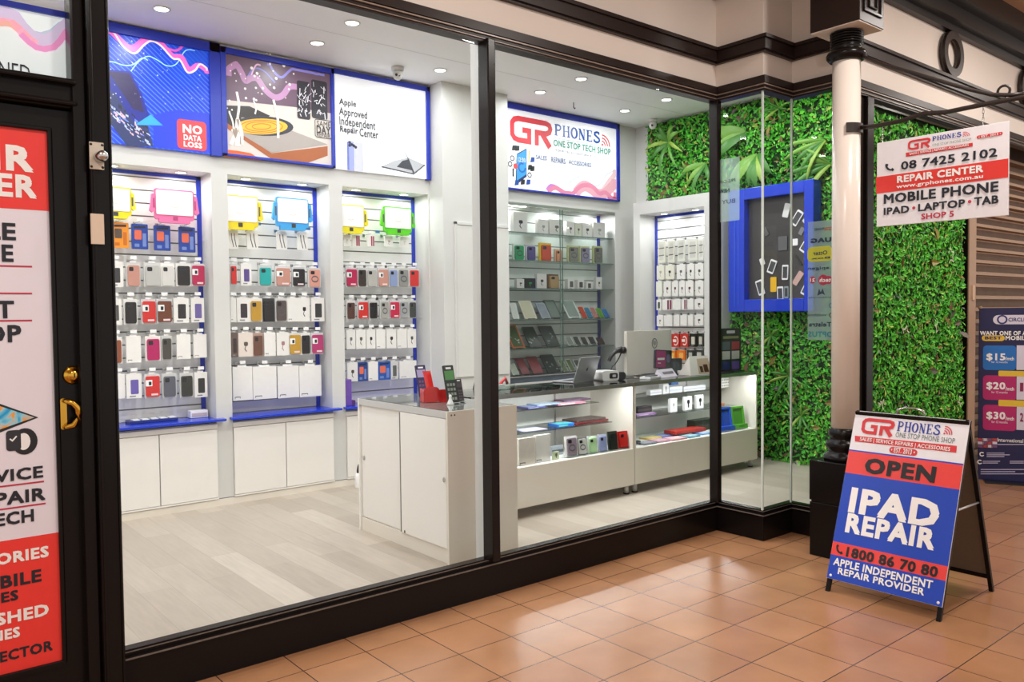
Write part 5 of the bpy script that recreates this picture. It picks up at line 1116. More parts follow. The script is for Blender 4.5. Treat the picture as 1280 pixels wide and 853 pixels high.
def tablet(px0, px1, py0, py1, z, fr, scr, lab, tilt=34, y=6.68, cat='tablet', w_=None, margin=.02):
    a = at_y(px0, py1, y); b = at_y(px1, py0, y); w = (b.x-a.x)*(.86 if cat == 'tablet' else .9); h = min(.30, (b.z-a.z)*1.22)
    t = thing('display_'+cat, lab, cat, ((a.x+b.x)/2, y, z+.012), group=GG)
    t.rotation_euler = (-R(tilt), 0, 0)
    MB().rbox(-w/2, w/2, 0, h, .012, 0, .009).build('body', C(fr, .3), t)
    MB().rflat(-w/2+margin, w/2-margin, margin, h-margin, .006, -.0008).build('screen', C(scr, .25), t)
    if cat == 'tablet' and max(lin(scr)[:3]) < .25:
        pm = MB(); rq = np.random.default_rng(int(px0))
        for k in range(7):
            u, v = rq.uniform(-w*.3, w*.3), h*rq.uniform(.15, .6); an = rq.uniform(0, 3.1); l = w*rq.uniform(.1, .3); pm.stroke([(u, v), (u+l*math.cos(an)*.7, v+l*math.sin(an)*.5)], w*rq.uniform(.02, .07), -.0012-k*.0001)
        pm.build('screen_picture', C('#b9c2bc', .3), t)
    s = MB().box(-w*.3, w*.3, .010, .014, .0, h*.6).box(-w*.3, w*.3, -.012, -.001, -.004, -.001); s.build('stand', SHELFG, t)
    return t
def tabrow(z, items, row):
    n = len(items)
    for i, (a, c, p0, p1, fr, scr, words, cat, tl) in enumerate(items): tablet(a, c, p0, p1, z, fr, scr, '%s leaning back, %s on the %s' % (words, order(i, n), row), tl, cat=cat, margin=.008 if cat == 'phone' else .018)
tabrow(SHZ[3], [(641, 650, 382, 400, '#e6e8e4', '#dfe3dc', 'pale folded leaflet', 'leaflet', 20), (655, 673, 378, 400, '#e2dccb', '#d9d3b8', 'cream tablet sleeve', 'tablet', 30), (677, 690, 380, 400, '#a9afb8', '#9aa2b0', 'grey tablet', 'tablet', 34), (688, 704, 376, 399, '#3a423e', '#7d8c84', 'dark framed tablet', 'tablet', 34), (710, 728, 376, 399, '#e7ebe6', '#8f9e98', 'white framed tablet', 'tablet', 34), (729, 735, 385, 399, '#e0552f', '#c8401f', 'orange red phone', 'phone', 34), (736, 742, 386, 399, '#3f8fb4', '#2f7aa0', 'teal blue phone', 'phone', 34), (743, 749, 386, 399, '#d99a94', '#c07f7a', 'pink phone', 'phone', 34), (750, 756, 387, 399, '#78b83c', '#5c9a2a', 'green phone', 'phone', 34), (757, 763, 388, 399, '#2f8cd6', '#2070b4', 'blue phone', 'phone', 34)], 'fourth cabinet shelf')
tabrow(SHZ[4], [(640, 658, 403, 435, '#c8602c', '#4a5a34', 'orange framed tablet', 'tablet', 34), (662, 679, 408, 434, '#2c332f', '#39423d', 'black tablet', 'tablet', 34), (683, 702, 407, 433, '#343c37', '#404b45', 'dark grey tablet', 'tablet', 34), (711, 719, 420, 432, '#e3e6e0', '#8f9890', 'white boxed phone', 'phone', 36), (720, 728, 420, 432, '#e3e6e0', '#4a5250', 'white boxed phone', 'phone', 36), (729, 737, 420, 431, '#e3e6e0', '#3a4242', 'white boxed phone', 'phone', 36), (738, 747, 420, 431, '#e3e6e0', '#33393c', 'white boxed phone', 'phone', 36), (749, 757, 421, 430, '#4a1f2a', '#3a1820', 'dark wine phone', 'phone', 36)], 'fifth cabinet shelf')
tabrow(SHZ[5], [(641, 650, 455, 470, '#e3e6dc', '#b9c2b4', 'white boxed phone', 'phone', 36), (652, 664, 449, 470, '#7a2f36', '#8a3a42', 'maroon tablet pack', 'tablet', 36), (666, 681, 447, 469, '#8a3a42', '#9c4b52', 'lighter maroon tablet pack', 'tablet', 36), (684, 702, 446, 469, '#24302c', '#2c3a36', 'black green tablet', 'tablet', 36), (704, 711, 453, 468, '#dfe4d4', '#7d8f62', 'white box with green phone', 'phone', 36), (713, 720, 452, 467, '#dfe4d4', '#6f8058', 'white box with olive phone', 'phone', 36), (722, 730, 446, 460, '#e3e6e0', '#5a625e', 'white box with grey phone', 'phone', 36), (735, 744, 446, 460, '#e3e6e0', '#43494a', 'white box with dark phone', 'phone', 36)], 'bottom cabinet shelf')

# ================================================================== storage cabinet by the window (sliding doors)
t = thing('storage_cabinet', 'white cabinet with two sliding doors and dark glass top inside the window', 'cabinet', (2.857, 4.08, 0)); cw, cd, chh = .553, 1.115, .95
MB().box(0, cw, -.0, .018, 0, chh).build('end_panel', LAMB, t, .002)
MB().box(0, cw, cd-.018, cd, 0, chh).build('end_panel', LAMW, t, .002)
MB().box(cw-.016, cw, .018, cd-.018, .1, chh-.02).build('back_panel', LAMW, t)
MB().box(.02, cw-.016, .018, cd-.018, .1, .118).build('floor_panel', LAMW, t)
MB().box(.012, .03, .018, cd-.018, 0, .095).build('plinth', LAMB, t, .002)
MB().box(.0, .022, .018, cd-.018, .905, chh).build('top_rail', M('top_rail_grey', '#c9c9c7', .35), t, .002)
MB().box(.004, cw-.004, .006, cd-.006, chh-.006, chh).build('glass_top', M('dark_glass_top', '#6d726f', .04), t)
d1 = MB().box(.018, .03, .53, cd-.02, .108, .902).build('sliding_door', LAMW, t, .002)
d2 = MB().box(.0, .011, .02, .545, .098, .902).build('sliding_door', LAMW, t, .002)
MB().box(.0, .0175, .5455, .556, .10, .90).build('door_shade_strip', M('door_shade_grey', '#6b665f', .4), t)  # grey strip paints the shadow line between the two doors
for d, yy, xx in ((d1, cd-.055, .018), (d2, .04, .0)):
    mb = MB(); n = 14; v = [(xx-k, yy+r*math.cos(2*math.pi*a/n), .525+r*1.3*math.sin(2*math.pi*a/n)) for r, k in ((.013, 0), (.012, .006), (.004, .008)) for a in range(n)]
    mb.idx(v, [(j*n+a, j*n+(a+1) % n, (j+1)*n+(a+1) % n, (j+1)*n+a) for j in range(2) for a in range(n)]+[tuple(2*n+a for a in range(n))]); mb.build('lock', CHROME, d)
MB().box(-.003, .004, .50, .51, .10, .118).build('door_catch', DARK, t)
for yy in (.0,):
    for x in (.03, .055): shift(disc_y(x, .925, [(.006, 0), (.005, .002), (.001, .003)], 10), dy=yy).build('cap_screw', DARK, t)
# goods on its top
TOP = .951
def at_top(px, py): p = at_z(px, py, TOP); return p
p = at_top(547, 502)
t = thing('brochure_holder', 'bright red acrylic brochure holder on the dark glass cabinet top', 'brochure holder', (p.x, p.y, TOP), R(-20))
RA = M('red_acrylic', '#d81f1c', .12, spec=.6)
MB().rbox(-.11, .0, 0, .105, .03, -.06, -.055).rbox(-.02, .12, 0, .085, .03, -.05, -.045).build('front_pocket', RA, t, .001)
MB().box(-.11, .12, -.06, .05, 0, .004).build('base', RA, t)
MB().idx([(-.05, .03, .0), (.0, .03, .0), (-.03, .07, .205), (-.085, .07, .205), (-.05, .035, .0), (.0, .035, .0), (-.03, .075, .205), (-.085, .075, .205)], [(0, 1, 2, 3), (7, 6, 5, 4), (0, 3, 7, 4), (1, 5, 6, 2), (2, 6, 7, 3), (0, 4, 5, 1)]).build('back_rest', RA, t)
MB().box(-.11, -.106, -.06, .05, 0, .09).box(.116, .12, -.05, .05, 0, .08).build('side_wall', RA, t)
def placard(px, py, w, h, lab, cols, tilt=14, rz=0., name='placard_stand'):
    p = at_top(px, py); t = thing(name, lab, 'placard', (p.x, p.y, TOP), rz); t.rotation_euler = (-R(tilt), 0, rz)
    MB().rbox(-w/2, w/2, 0, h, .006, 0, .008).build('board', C(cols[0], .3), t)
    MB().flat([(-w/2+.006, h*.62), (w/2-.006, h*.62), (w/2-.006, h*.86), (-w/2+.006, h*.86)], -.001).build('printed_picture', C(cols[1], .35), t)
    mb = MB()
    for i in range(4):
        for j in range(3): mb.flat([(-w/2+.012+j*w*.28, h*(.1+i*.12)), (-w/2+.012+j*w*.28+w*.2, h*(.1+i*.12)), (-w/2+.012+j*w*.28+w*.2, h*(.17+i*.12)), (-w/2+.012+j*w*.28, h*(.17+i*.12))], -.001)
    mb.build('printed_grid', C(cols[2], .35), t); MB().flat([(-w/4, h*.9), (w/4, h*.9), (w/4, h*.95), (-w/4, h*.95)], -.0012).build('printed_title', PAPER, t)
    MB().box(-w*.4, w*.4, -.03, .05, -.0, .004).build('foot', C('#c9cdd0', .2), t)
    return t
placard(531, 497, .085, .235, 'purple and black price placard standing left of the red brochure holder', ('#2c2450', '#a79ac4', '#7c4a78'))
placard(567, 505, .085, .26, 'tall black and green placard standing right of the red brochure holder', ('#1b211d', '#4f8a4a', '#8a9488'))
placard(577, 503, .05, .16, 'short black placard beside the tall green placard', ('#231f24', '#3c333a', '#5a4f55'))
p = at_top(563, 506); t = thing('white_figurine', 'small white conical item at the near edge of the dark cabinet top', 'ornament', (p.x, p.y, TOP))
MB().lathe([(.022, 0), (.02, .012), (.012, .03), (.008, .045), (.011, .055), (.006, .064), (.001, .066)], n=16).build('body', PAPER, t); MB().lathe([(.026, 0), (.026, .004)], n=16).build('base', C('#d9d6cf', .4), t)

# ================================================================== showcase counters
CYF = 4.65
def counter(lab, x0, x1):
    t = thing('showcase_counter', lab, 'counter', (x0, CYF, 0)); w = x1-x0; d = .52; h = .95
    MB().box(.0, w, .0, .016, .085, .387).build('front_panel', LAMB, t, .002)
    MB().box(.0, w, .006, d, .078, .09).build('bottom_panel', LAMB, t)
    MB().box(0, .018, 0.002, d, .085, h-.012).build('end_panel', LAMB, t, .002)
    MB().box(w-.018, w, 0.002, d, .085, h-.012).build('end_panel', LAMB, t, .002)
    MB().box(.018, w-.018, d-.014, d, .09, h-.012).build('back_panel', LAMW, t)
    MB().box(.018, w-.018, .016, d-.014, .372, .386).build('deck', LAMW, t)
    MB().face([(.018, .006, .387), (w-.018, .006, .387), (w-.018, .006, h-.03), (.018, .006, h-.03)]).build('front_glass', GLASS, t)
    MB().box(0, w, -.004, d, h-.012, h).build('glass_top', glass('counter_top_glass', (.72, .78, .77), 1.5, 1.0), t)
    MB().box(0, w, -.006, .012, h-.032, h-.012).box(0, w, -.006, -.004, h-.012, h+.001).build('top_rail', ALU, t, .001)
    for k, (z, dd) in enumerate(((.777, .24), (.612, .34))):
        MB().box(.022, w-.16 if k == 0 else w-.1, d-.02-dd, d-.02, z-.006, z).build('glass_shelf', SHELFG, t)
    for f in (.22, .74): MB().box(w*f-.009, w*f+.009, d-.018, d-.012, .39, h-.02).build('shelf_upright', ALU, t)
    MB().box(.05, w-.05, .014, .03, h-.028, h-.018).build('strip_light', LED, t)
    area_lamp('strip_lamp', t, (w/2, .022, h-.034), 9.0, w-.1, (.97, .98, 1), 'RECTANGLE', .03)
    for x in (.05, w-.05):
        for y in (.05, d-.05): MB().lathe([(.02, .012), (.02, .08)], x, y, 14).lathe([(.026, 0), (.026, .012)], x, y, 14, m=1).build('leg', [M('satin_leg_steel', '#cfcfcd', .5, metal=.3), DARK], t)
    return t
counter('left white and glass showcase counter with coloured phone cases in its front', 3.46, 5.183)
counter('right white and glass showcase counter holding blue and green tablet covers', 5.189, 6.985)
CGL, CGR = 'goods in the left showcase counter', 'goods in the right showcase counter'
def cbox(px0, px1, py0, py1, z, y, dep, body, lab, group, mark=None, cat='box', name='product_box', mk='#3a3a3a'):
    a = at_y(px0, py1, y); b = at_y(px1, py0, y); w = b.x-a.x; h = b.z-a.z
    t = thing(name, lab, cat, ((a.x+b.x)/2, y, z+.001), group=group)
    MB().box(-w/2, w/2, 0, dep, 0, h).build('carton', C(body, .4), t, .002)
    if mark == 'corner': MB().stroke([(-w*.44, h*.05), (-w*.44, h*.1), (-w*.15, h*.1), (-w*.15, h*.06)], .006, -.001).build('printed_mark', C(mk, .4), t)
    if mark == 'key': MB().stroke([(-.0, h*.2), (0, h*.6)], w*.16, -.001).flat(circ(0, h*.62, w*.2, 12), -.001).build('printed_mark', C(mk, .4), t)
    if mark == 'band': MB().flat([(-w/2, h*.3), (w/2, h*.3), (w/2, h*.6), (-w/2, h*.6)], -.001).build('printed_band', C(mk, .4), t)
    if mark == 'dots':
        mb = MB()
        for i in range(5):
            for j in range(3): mb.flat(circ(-w*.4+i*w*.2+(j % 2)*.01, h*(.2+j*.3), w*.05, 8), -.001)
        mb.build('printed_pattern', C(mk, .4), t)
    return t
DK = .387
cbox(649, 669, 546, 583, DK, 4.70, .03, '#d8cfc4', 'beige tablet case box standing at the left end of the left counter', CGL, 'corner')
cbox(670, 688, 544, 581, DK, 4.71, .03, '#dcd8d2', 'pale grey tablet case box standing next to the beige box', CGL, 'corner')
cbox(692, 699, 567, 578, DK, 4.72, .02, '#b9c09c', 'tiny olive pack in front of the pale grey box', CGL, 'key', mk='#6a7a4a')
cbox(690, 704, 558, 572, DK, 4.86, .03, '#9aa0a8', 'small grey pack standing behind the tiny olive pack', CGL, 'band', mk='#5a6068')
def ccase(px0, px1, py0, py1, kind, c1, c2, lab, y=4.72):
    a = at_y(px0, py1, y); b = at_y(px1, py0, y); o = stock(kind, c1, c2, ((a.x+b.x)/2, y, DK+.001), b.x-a.x, b.z-a.z, R(-8), lab, CGL, tilt=-R(5), cat='phone case', tab=False, name='phone_case_display')
    o.location.z += .006; MB().box(-.45, .45, -.03, .05, -.0, .06).build('clear_foot', SHELFG, o)
ccase(707, 720, 545, 574, 'ring', '#8a7a86', W0, 'mauve phone case on white card in the left counter')
ccase(721.5, 732, 545, 570, 'ring', '#c9c8c2', '#7a7a78', 'clear phone case with dark ring in the left counter')
ccase(735, 744.5, 546, 570, 'case', '#a9cf9a', '#e6ece2', 'mint green phone case in the left counter')
ccase(748, 757, 544, 568, 'case', '#8f98c4', '#c9cde0', 'lavender phone case in the left counter')
ccase(760.5, 770, 540, 566, 'case', '#23261f', '#3a3d36', 'black phone case in the left counter')
ccase(773, 783, 540, 564, 'case', '#d02a26', '#b82420', 'red phone case at the right end of the left counter')
def flatpack(px0, px1, py, z, y, dep, h, col, lab, group, top=None, cat='pack', name='flat_pack'):
    a = at_y(px0, py, y); b = at_y(px1, py, y); w = b.x-a.x
    t = thing(name, lab, cat, ((a.x+b.x)/2, y, z+.001), R(random.uniform(-4, 4)), group=group)
    MB().box(-w/2, w/2, 0, dep, 0, h).build('packet', C(col, .35), t, .002)
    MB().box(-w*.42, w*.42, dep*.1, dep*.85, h, h+.0015).build('printed_top', C(top or '#e6e6ea', .35), t)
    MB().box(-w*.4, w*.1, -.0012, 0, h*.2, h*.8).build('printed_side', C(top or '#e6e6ea', .35), t)
S1, S2 = .778, .613
flatpack(660, 682, 510, S1, 4.92, .16, .012, '#5b5f9c', 'blue violet flat packet on the upper left counter shelf', CGL, '#9a9cc8')
flatpack(672, 700, 509, S1+.013, 4.93, .14, .01, '#8fb0d8', 'light blue flat packet lying on the violet packet', CGL, '#d2deee')
flatpack(698, 732, 505, S1, 4.92, .16, .016, '#d890a6', 'pink packet on the upper left counter shelf', CGL, '#f0d4dc')
flatpack(706, 738, 501, S1+.018, 4.97, .14, .012, '#6d4f70', 'plum packet stacked on the pink packet', CGL, '#9a7c98')
flatpack(655, 684, 537, S2, 4.84, .16, .006, '#b9b2d0', 'pale lilac sheet packet on the lower left counter shelf', CGL, '#dcd8ec')
flatpack(697, 718, 534, S2, 4.84, .12, .025, '#2f6fc0', 'bright blue packet on the lower left counter shelf', CGL, '#5ac0c0')
flatpack(718, 762, 529, S2, 4.86, .18, .014, '#8c2a30', 'dark red folder on the lower left counter shelf', CGL, '#6a2028')
flatpack(720, 758, 526, S2+.017, 4.86, .17, .018, '#5a4a46', 'brown black folder stacked on the red folder', CGL, '#4a3c38')
# right counter
cbox(813, 827, 487, 495, S1, 4.94, .05, '#e6e6e6', 'low white box at the left of the upper right counter shelf', CGR, 'band', mk='#c9c9d2')
cbox(829, 836, 481, 494, S1, 4.94, .05, '#eeeeee', 'narrow white box on the upper right counter shelf', CGR, 'key', mk='#b9b9c2')
cbox(837, 853, 483, 492.5, S1, 4.94, .05, '#f0f0f0', 'white box under a blue box on the upper right shelf', CGR, 'band', mk='#d2dae6')
a = at_y(838, 478, 4.94); cbox(839, 848, 477, 482.5, S1+(at_y(837, 483, 4.94).z-at_y(837, 492.5, 4.94).z)+.002, 4.945, .04, '#1f63b4', 'small bright blue box on top of the white box', CGR)
flatpack(850, 876, 478, S1, 5.02, .10, .03, '#a86ab8', 'purple and pink packet at the back of the upper right shelf', CGR, '#d8a8d0')
cbox(855, 882, 482, 491, S1, 4.94, .05, '#ececee', 'wide white box on the upper right counter shelf', CGR, 'band', mk='#d6d0dc')
cbox(899.5, 911, 474, 487, S1, 4.94, .04, '#eceae6', 'white box with black dotted pattern on the upper right shelf', CGR, 'dots', mk='#3a3a3a')
cbox(797.5, 815, 507, 517, S2+.022, 4.9, .06, '#2b2729', 'black box on the lower right counter shelf', CGR, 'band', mk='#4a4446')
flatpack(796.5, 820, 520, S2, 4.86, .16, .018, '#8a6c98', 'mauve flat packet under the black box', CGR, '#b79cc0')
cbox(838, 846.5, 499, 517, S2, 4.86, .03, '#efefef', 'plain white box on the lower right counter shelf', CGR, 'key', mk='#d6d6d6')
cbox(856, 865, 496, 514, S2, 4.86, .03, '#efefef', 'white box with black key mark left of its twin', CGR, 'key', mk='#2c2c2e')
cbox(871, 879.5, 494, 512, S2, 4.86, .03, '#f2f2f2', 'white box with black key mark beside the mullion', CGR, 'key', mk='#222226')
flatpack(899, 906, 506, S2, 4.9, .12, .012, '#d8603a', 'orange red packet right of the mullion on the shelf', CGR, '#e08a5a')
cbox(869, 894, 514, 531, DK, 4.90, .10, '#34352f', 'dark olive box at the back of the right counter deck', CGR, 'band', mk='#4a4b42')
flatpack(846, 882, 531, DK+.02, 4.80, .15, .03, '#b32a22', 'red padded pouch lying across the other packets', CGR, '#c23a30', 'pouch', 'pouch')
for i, (a, b, y, c, tp, w_) in enumerate(((806, 821, 4.70, '#7a7c86', '#9a9ca6', 'grey'), (823, 838, 4.70, '#b98a9c', '#d8b4c0', 'rose'), (841, 859, 4.69, '#d89aa0', '#eac4c8', 'pink'), (828, 850, 4.86, '#4a5aa8', '#8a96cc', 'indigo'), (862, 876, 4.69, '#5f9ab0', '#a4ccd8', 'teal'), (879, 890, 4.72, '#6a9ad0', '#b4d0ea', 'sky blue'), (812, 830, 4.86, '#c9a85a', '#e2cc94', 'straw coloured'))):
    flatpack(a, b, 545, DK, y, .13, .012, c, '%s flat packet lying on the right counter deck' % w_, CGR, tp)
t = thing('cable_coil', 'black coiled cable lying at the left of the right counter deck', 'cable', (at_y(797, 550, 4.80).x-.02, 4.80, DK+.003), group=CGR)
MB().tube([(.05*math.cos(a)*(1+.1*math.sin(3*a)), .05*math.sin(a), .008+.004*math.sin(2*a)) for a in [2*math.pi*k/20 for k in range(20)]], .006, 6, closed=True).tube([(.04*math.cos(a), .035*math.sin(a), .02) for a in [2*math.pi*k/16 for k in range(16)]], .006, 6, closed=True).build('lead', DARK, t)
def stand_cover(px0, px1, py0, py1, col, dk, lab):
    y = 4.715; a = at_y(px0, py1, y); b = at_y(px1, py0, y); w = b.x-a.x-.02; h = b.z-a.z
    t = thing('stand_cover', lab, 'tablet cover', ((a.x+b.x)/2, y, DK+.008), R(-6), group=CGR); t.rotation_euler = (-R(8), 0, R(-6))
    m = C(col, .35)
    MB().box(-w/2, w/2, .012, .03, 0, h).build('back_shell', C(dk, .4), t, .002)
    MB().box(-w/2, -w/2+.02, 0, .03, 0, h).box(w/2-.02, w/2, 0, .03, 0, h).box(-w/2, w/2, 0, .03, h-.02, h).box(-w/2, w/2, -.03, .03, 0, h*.2).build('rim', m, t, .003)
    MB().box(-w*.2, w*.2, -.031, -.029, h*.07, h*.13).build('rim_slot', C(dk, .4), t)
stand_cover(897, 916, 509, 541, '#1c4fc0', '#1640a0', 'blue tablet cover with stand at the right of the right counter')
stand_cover(917, 932, 508, 538, '#55a82a', '#3f8a1e', 'green tablet cover with stand at the far right of the counter')

# ================================================================== things on the counters
def otop(px, py): return at_z(px, py, .951)
p = otop(812, 471)
t = thing('computer_monitor', 'silver white computer monitor seen from behind on the right counter', 'monitor', (p.x, 5.06, .951), R(-4))
SIL = M('silver_white_plastic', '#d6d2c8', .35, noise=.02)
a = at_y(786, 458, 5.06); b = at_y(840, 411, 5.06); mw = (b.x-a.x)*.95; mz0 = .10; mh = .40; t.location.x = (a.x+b.x)/2-.005
mb = MB(); n = 8
for i in range(n):
    u0, u1 = -1+2*i/n, -1+2*(i+1)/n; c0, c1 = .03*(u0*u0), .03*(u1*u1)
    mb.idx([(u0*mw/2, c0-.02, 0), (u1*mw/2, c1-.02, 0), (u1*mw/2, c1-.02, mh), (u0*mw/2, c0-.02, mh), (u0*mw/2, .05, 0), (u1*mw/2, .05, 0), (u1*mw/2, .05, mh), (u0*mw/2, .05, mh)], [(0, 1, 2, 3), (7, 6, 5, 4), (3, 2, 6, 7), (0, 4, 5, 1)]+([(0, 3, 7, 4)] if i == 0 else [])+([(1, 5, 6, 2)] if i == n-1 else []), 0, False)
o = mb.build('rear_shell', SIL, t); o.location.z = .02
lz = mz0+.20
lg = MB().stroke([(.03+.032*math.cos(x), lz+.045*math.sin(x)) for x in [2*math.pi*k/24 for k in range(24)]], .006, -.0225, closed=True); text(None, 'hp', None, .012, lz-.025, .048, lz+.03, -.0225, .0, mb=lg)
lg.build('round_logo', C('#2c302e', .3), t)
MB().box(-.05, .05, .053, .075, .01, .2).build('neck', SIL, t, .004); MB().rbox(-.13, .13, 0, .012, .006, .0, .10).build('foot', SIL, t)
MB().box(-mw/2+.01, mw/2-.01, .05, .053, mz0-.03, mz0+mh-.09).build('screen', DARK, t)
# laptop
p = otop(733, 478)
t = thing('laptop', 'silver laptop open with its lid towards the window on the left counter', 'laptop', (p.x, 4.99, .951), R(12))
LAP = M('laptop_aluminium', '#b3b4b8', .35, metal=.5)
MB().rbox(-.155, .155, 0, .014, .005, 0, .215).build('base', LAP, t, .002)
ld = MB().idx([(-.155, -.002, .012), (.155, -.002, .012), (.155, -.075, .215), (-.155, -.075, .215), (-.155, .004, .012), (.155, .004, .012), (.155, -.068, .217), (-.155, -.068, .217)], [(0, 1, 2, 3), (7, 6, 5, 4), (3, 2, 6, 7), (0, 4, 5, 1), (0, 3, 7, 4), (1, 5, 6, 2)]).build('lid', LAP, t)
MB().idx([(-.15, .0052, .016), (.15, .0052, .016), (.15, -.066, .212), (-.15, -.066, .212)], [(3, 2, 1, 0)]).build('screen', DARK, ld)
ang = math.atan2(.073, .203)
mk = MB().flat(circ(0, 0, .016, 16, .017), -.001).flat([(.002, .018), (.01, .022), (.008, .03), (.0, .024)], -.001)
o = mk.build('round_lid_mark', C('#5d5e62', .2), ld); o.location = (0, -.038, .11); o.rotation_euler = (ang, 0, 0)
MB().flat(circ(.016, .003, .006, 10), -.0014).build('mark_notch', LAP, o)
MB().box(-.13, .13, .05, .13, .0142, .0148).build('keyboard', DARK, t)
# label printer and hand scanner
p = otop(772, 476)
t = thing('label_printer', 'white and black desk printer on the left counter beside the laptop', 'printer', (p.x-.015, 4.90, .951), R(-12))
MB().rbox(-.12, .05, 0, .085, .02, 0, .16).build('body', C('#e6e6e4', .3), t, .004)
MB().rbox(-.05, .035, .018, .066, .012, -.003, .0).build('front_panel', DARK, t)
MB().rbox(-.02, .015, .03, .052, .006, -.0045, -.003).build('paper_slot', C('#c9ccd0', .3), t)
MB().rbox(.05, .13, 0, .07, .03, .01, .15).build('side_cover', C('#3a3d42', .3), t, .004)
p = otop(770, 470)
t = thing('barcode_scanner', 'black hand scanner on a bent stand behind the white desk printer', 'scanner', (p.x-.17, 5.12, .951))
MB().tube([(-.03, 0, .004), (-.04, 0, .06), (.0, .02, .10), (.05, .03, .12), (.09, .02, .17), (.1, 0, .22)], .006, 8).build('stand', DARK, t)
MB().lathe([(.05, 0), (.05, .006), (.012, .012)], -.03, 0, 18).build('foot', DARK, t)
MB().tube([(-.06, 0, .155), (-.03, 0, .20), (.02, 0, .235), (.07, 0, .25), (.12, 0, .25)], [.016, .018, .022, .028, .03], 10).build('grip', DARK, t, 0)
MB().tube([(.09, 0, .25), (.135, -.005, .243)], [.032, .034], 10).build('scan_head', C('#2a2a2d', .3), t)
p = otop(752, 474); t = thing('cable_bundle', 'tangle of black leads on the left counter behind the laptop', 'cable', (p.x-.09, 5.115, .951))
rg = np.random.default_rng(5); MB().tube([(rg.uniform(-.05, .05), rg.uniform(-.03, .03), .006+.011*k % .1) for k in range(16)], .006, 6).build('lead', DARK, t)
# purple display on its little white stand
p = otop(826, 471)
t = thing('promo_display', 'magenta and black promotional display on the right counter before the monitor', 'display', (p.x, 4.86, .951), R(8))
pn = MB().rbox(-.14, .135, .075, .245, .008, .0, .02).build('screen_panel', C('#23182c', .3), t); pn.rotation_euler = (0, R(4), 0)
MB().rflat(-.13, .03, .085, .236, .004, -.001).build('magenta_area', C('#b01878', .35), pn); MB().flat([(-.11, .15), (.01, .155), (.01, .175), (-.11, .17)], -.0016).flat([(-.1, .12), (-.05, .121), (-.05, .128), (-.1, .127)], -.0016).build('printed_words', PAPER, pn)
MB().flat(circ(.08, .17, .04, 14), -.001).build('printed_figure', C('#6a5a8c', .35), pn)
MB().idx([(-.11, -.06, 0), (.15, -.06, 0), (.15, 0, .07), (-.11, 0, .07), (-.11, .03, 0), (.15, .03, 0)], [(0, 1, 2, 3), (3, 2, 5, 4), (0, 3, 4), (1, 5, 2)]).build('label_wedge', C('#e6dfe8', .4), t)
wm = MB()
for i in range(6): wm.idx([(-.05+i*.03, -.041, .026), (-.032+i*.03, -.041, .026), (-.032+i*.03, -.022, .048), (-.05+i*.03, -.022, .048)], [(0, 1, 2, 3)])
wm.build('printed_letters', DARK, t)
# black terminal
p = otop(852, 470)
t = thing('card_terminal', 'bulky black device on the right counter right of the magenta display', 'terminal', (p.x+.06, 4.965, .951), R(-4))
MB().rbox(-.13, .13, 0, .15, .02, 0, .06).build('body', C('#2a2a2c', .35), t, .005)
MB().rbox(-.05, .09, .02, .12, .01, -.004, 0).build('front_window', C('#3c4446', .15), t); MB().idx([(-.14, -.02, .0), (.0, -.05, .0), (.0, -.02, .05), (-.14, .0, .05)], [(0, 1, 2, 3)]).build('keypad_flap', C('#1d1d20', .3), t)
MB().rbox(.06, .13, .005, .035, .004, -.03, -.004).build('paper_roll', PAPER, t)
MB().rbox(-.1, -.02, .14, .19, .02, .01, .05).build('top_knob', DARK, t, .004)
# white display box with brown picture
p = otop(882, 470)
t = thing('display_box', 'white tilted display box with a brown picture next to the corner mullion', 'box', (p.x+.05, 4.80, .951), R(-6))
MB().idx([(-.13, -.06, 0), (.16, -.06, 0), (.16, .0, .175), (-.09, .0, .175), (-.13, .1, 0), (.16, .1, 0)], [(0, 1, 2, 3), (3, 2, 5, 4), (0, 3, 4), (1, 5, 2)]).build('carton', C('#e6e2da', .35), t)
MB().idx([(-.02, -.0575, .01), (.15, -.0575, .01), (.15, -.0095, .15), (.0, -.0095, .15)], [(0, 1, 2, 3)]).build('printed_picture', C('#c4ae96', .4), t)
MB().idx([(.01, -.053, .025), (.05, -.053, .025), (.05, -.034, .08), (.01, -.034, .08)], [(0, 1, 2, 3)]).idx([(.06, -.053, .025), (.12, -.053, .025), (.12, -.029, .095), (.06, -.029, .095)], [(0, 1, 2, 3)]).build('printed_cups', C('#4a3020', .4), t)
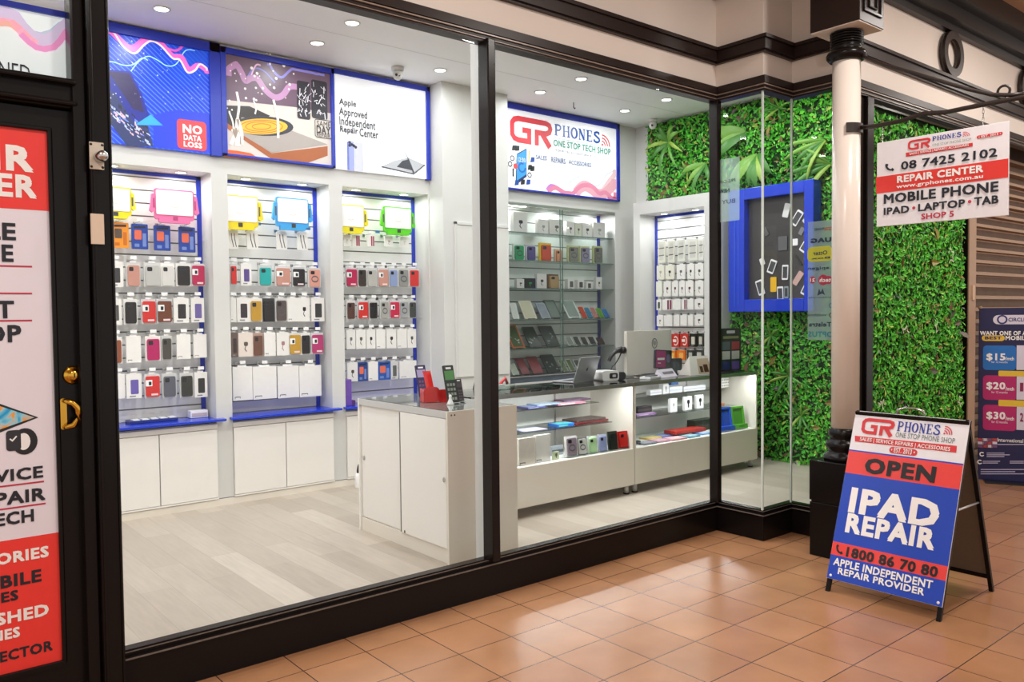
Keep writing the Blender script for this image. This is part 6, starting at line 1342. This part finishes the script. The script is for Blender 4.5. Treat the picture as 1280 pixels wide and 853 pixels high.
# dark upright placard at the right end
p = otop(919, 464)
t = thing('price_stand', 'tall dark price stand with coloured squares at the counter right end', 'placard', (6.80, 4.83, .951), R(-4))
a = at_y(908, 464, 4.83); b = at_y(931, 410, 4.83); w = b.x-a.x; h = b.z-.951
MB().rbox(-w/2, w/2, 0, h, .006, 0, .02).build('board', C('#2a2a2c', .3), t); MB().box(-w/2, w/2, -.05, .05, 0, .006).build('foot', DARK, t)
MB().rflat(-w*.2, w*.2, h*.88, h*.95, .008, -.001).build('title_label', C('#c9c9cc', .4), t); MB().flat([(-w*.38, h*.76), (w*.38, h*.76), (w*.38, h*.82), (-w*.38, h*.82)], -.001).build('printed_line', C('#8a8a60', .4), t)
for i, (u, v, c) in enumerate(((-.42, .50, '#5a626c'), (.04, .50, '#a83448'), (-.42, .28, '#cfcfca'), (.04, .28, '#cfcac6'), (-.42, .04, '#2a2f7c'), (.04, .04, '#6a48a8'))): MB().flat([(u*w, v*h), ((u+.38)*w, v*h), ((u+.38)*w, (v+.19)*h), (u*w, (v+.19)*h)], -.001).build('price_square', C(c, .35), t)
# small items
p = otop(800, 472); t = thing('paper_stack', 'small stack of white papers in front of the silver white monitor', 'papers', (p.x-.02, 4.82, .951), R(10)); MB().box(-.09, .09, -.05, .06, 0, .018).build('sheets', PAPER, t); MB().box(-.07, .07, -.03, .02, .018, .03).build('clip_tray', C('#5a5f66', .4), t)
p = otop(597, 487); t = thing('desk_terminal', 'small black keypad unit on the counter just left of the white post', 'terminal', (3.93, 5.05, .951), R(-8)); MB().idx([(-.09, 0, 0), (.09, 0, 0), (.09, .05, .085), (-.09, .05, .085), (-.09, .09, 0), (.09, .09, 0)], [(0, 1, 2, 3), (3, 2, 5, 4), (0, 3, 4), (1, 5, 2)]).build('body', DARK, t)
kp = MB()
for i in range(3):
    for j in range(3): kp.idx([(-.03+.025*i, .009+.012*j, .018+.02*j), (-.012+.025*i, .009+.012*j, .018+.02*j), (-.012+.025*i, .017+.012*j, .031+.02*j), (-.03+.025*i, .017+.012*j, .031+.02*j)], [(0, 1, 2, 3)])
kp.build('keys', C('#9aa0a4', .4), t)
p = otop(631, 487); t = thing('acrylic_tray', 'clear acrylic tray with red and white oddments right of the mullion', 'tray', (p.x, 4.98, .951)); MB().box(-.09, .09, -.05, .05, 0, .005).box(-.09, .09, -.05, -.046, 0, .05).box(-.09, -.086, -.05, .05, 0, .05).build('tray', SHELFG, t); MB().tube([(-.05, 0, .012), (0, .01, .05), (.03, 0, .085), (.06, .01, .04)], .012, 8).build('red_ribbon', C('#c23038', .4), t); MB().rbox(-.07, .0, .005, .04, .006, -.03, .02).build('white_packet', PAPER, t)
p = at_z(444, 607, 0); t = thing('floor_bottle', 'small white bottle with black cap on the floor behind the storage cabinet', 'bottle', (3.55, 6.45, 0))
MB().lathe([(.035, 0), (.038, .01), (.038, .11), (.03, .13), (.016, .14)], n=18).build('bottle', PAPER, t); MB().lathe([(.02, .135), (.02, .16), (.012, .2), (.006, .215)], n=14).build('cap', DARK, t)
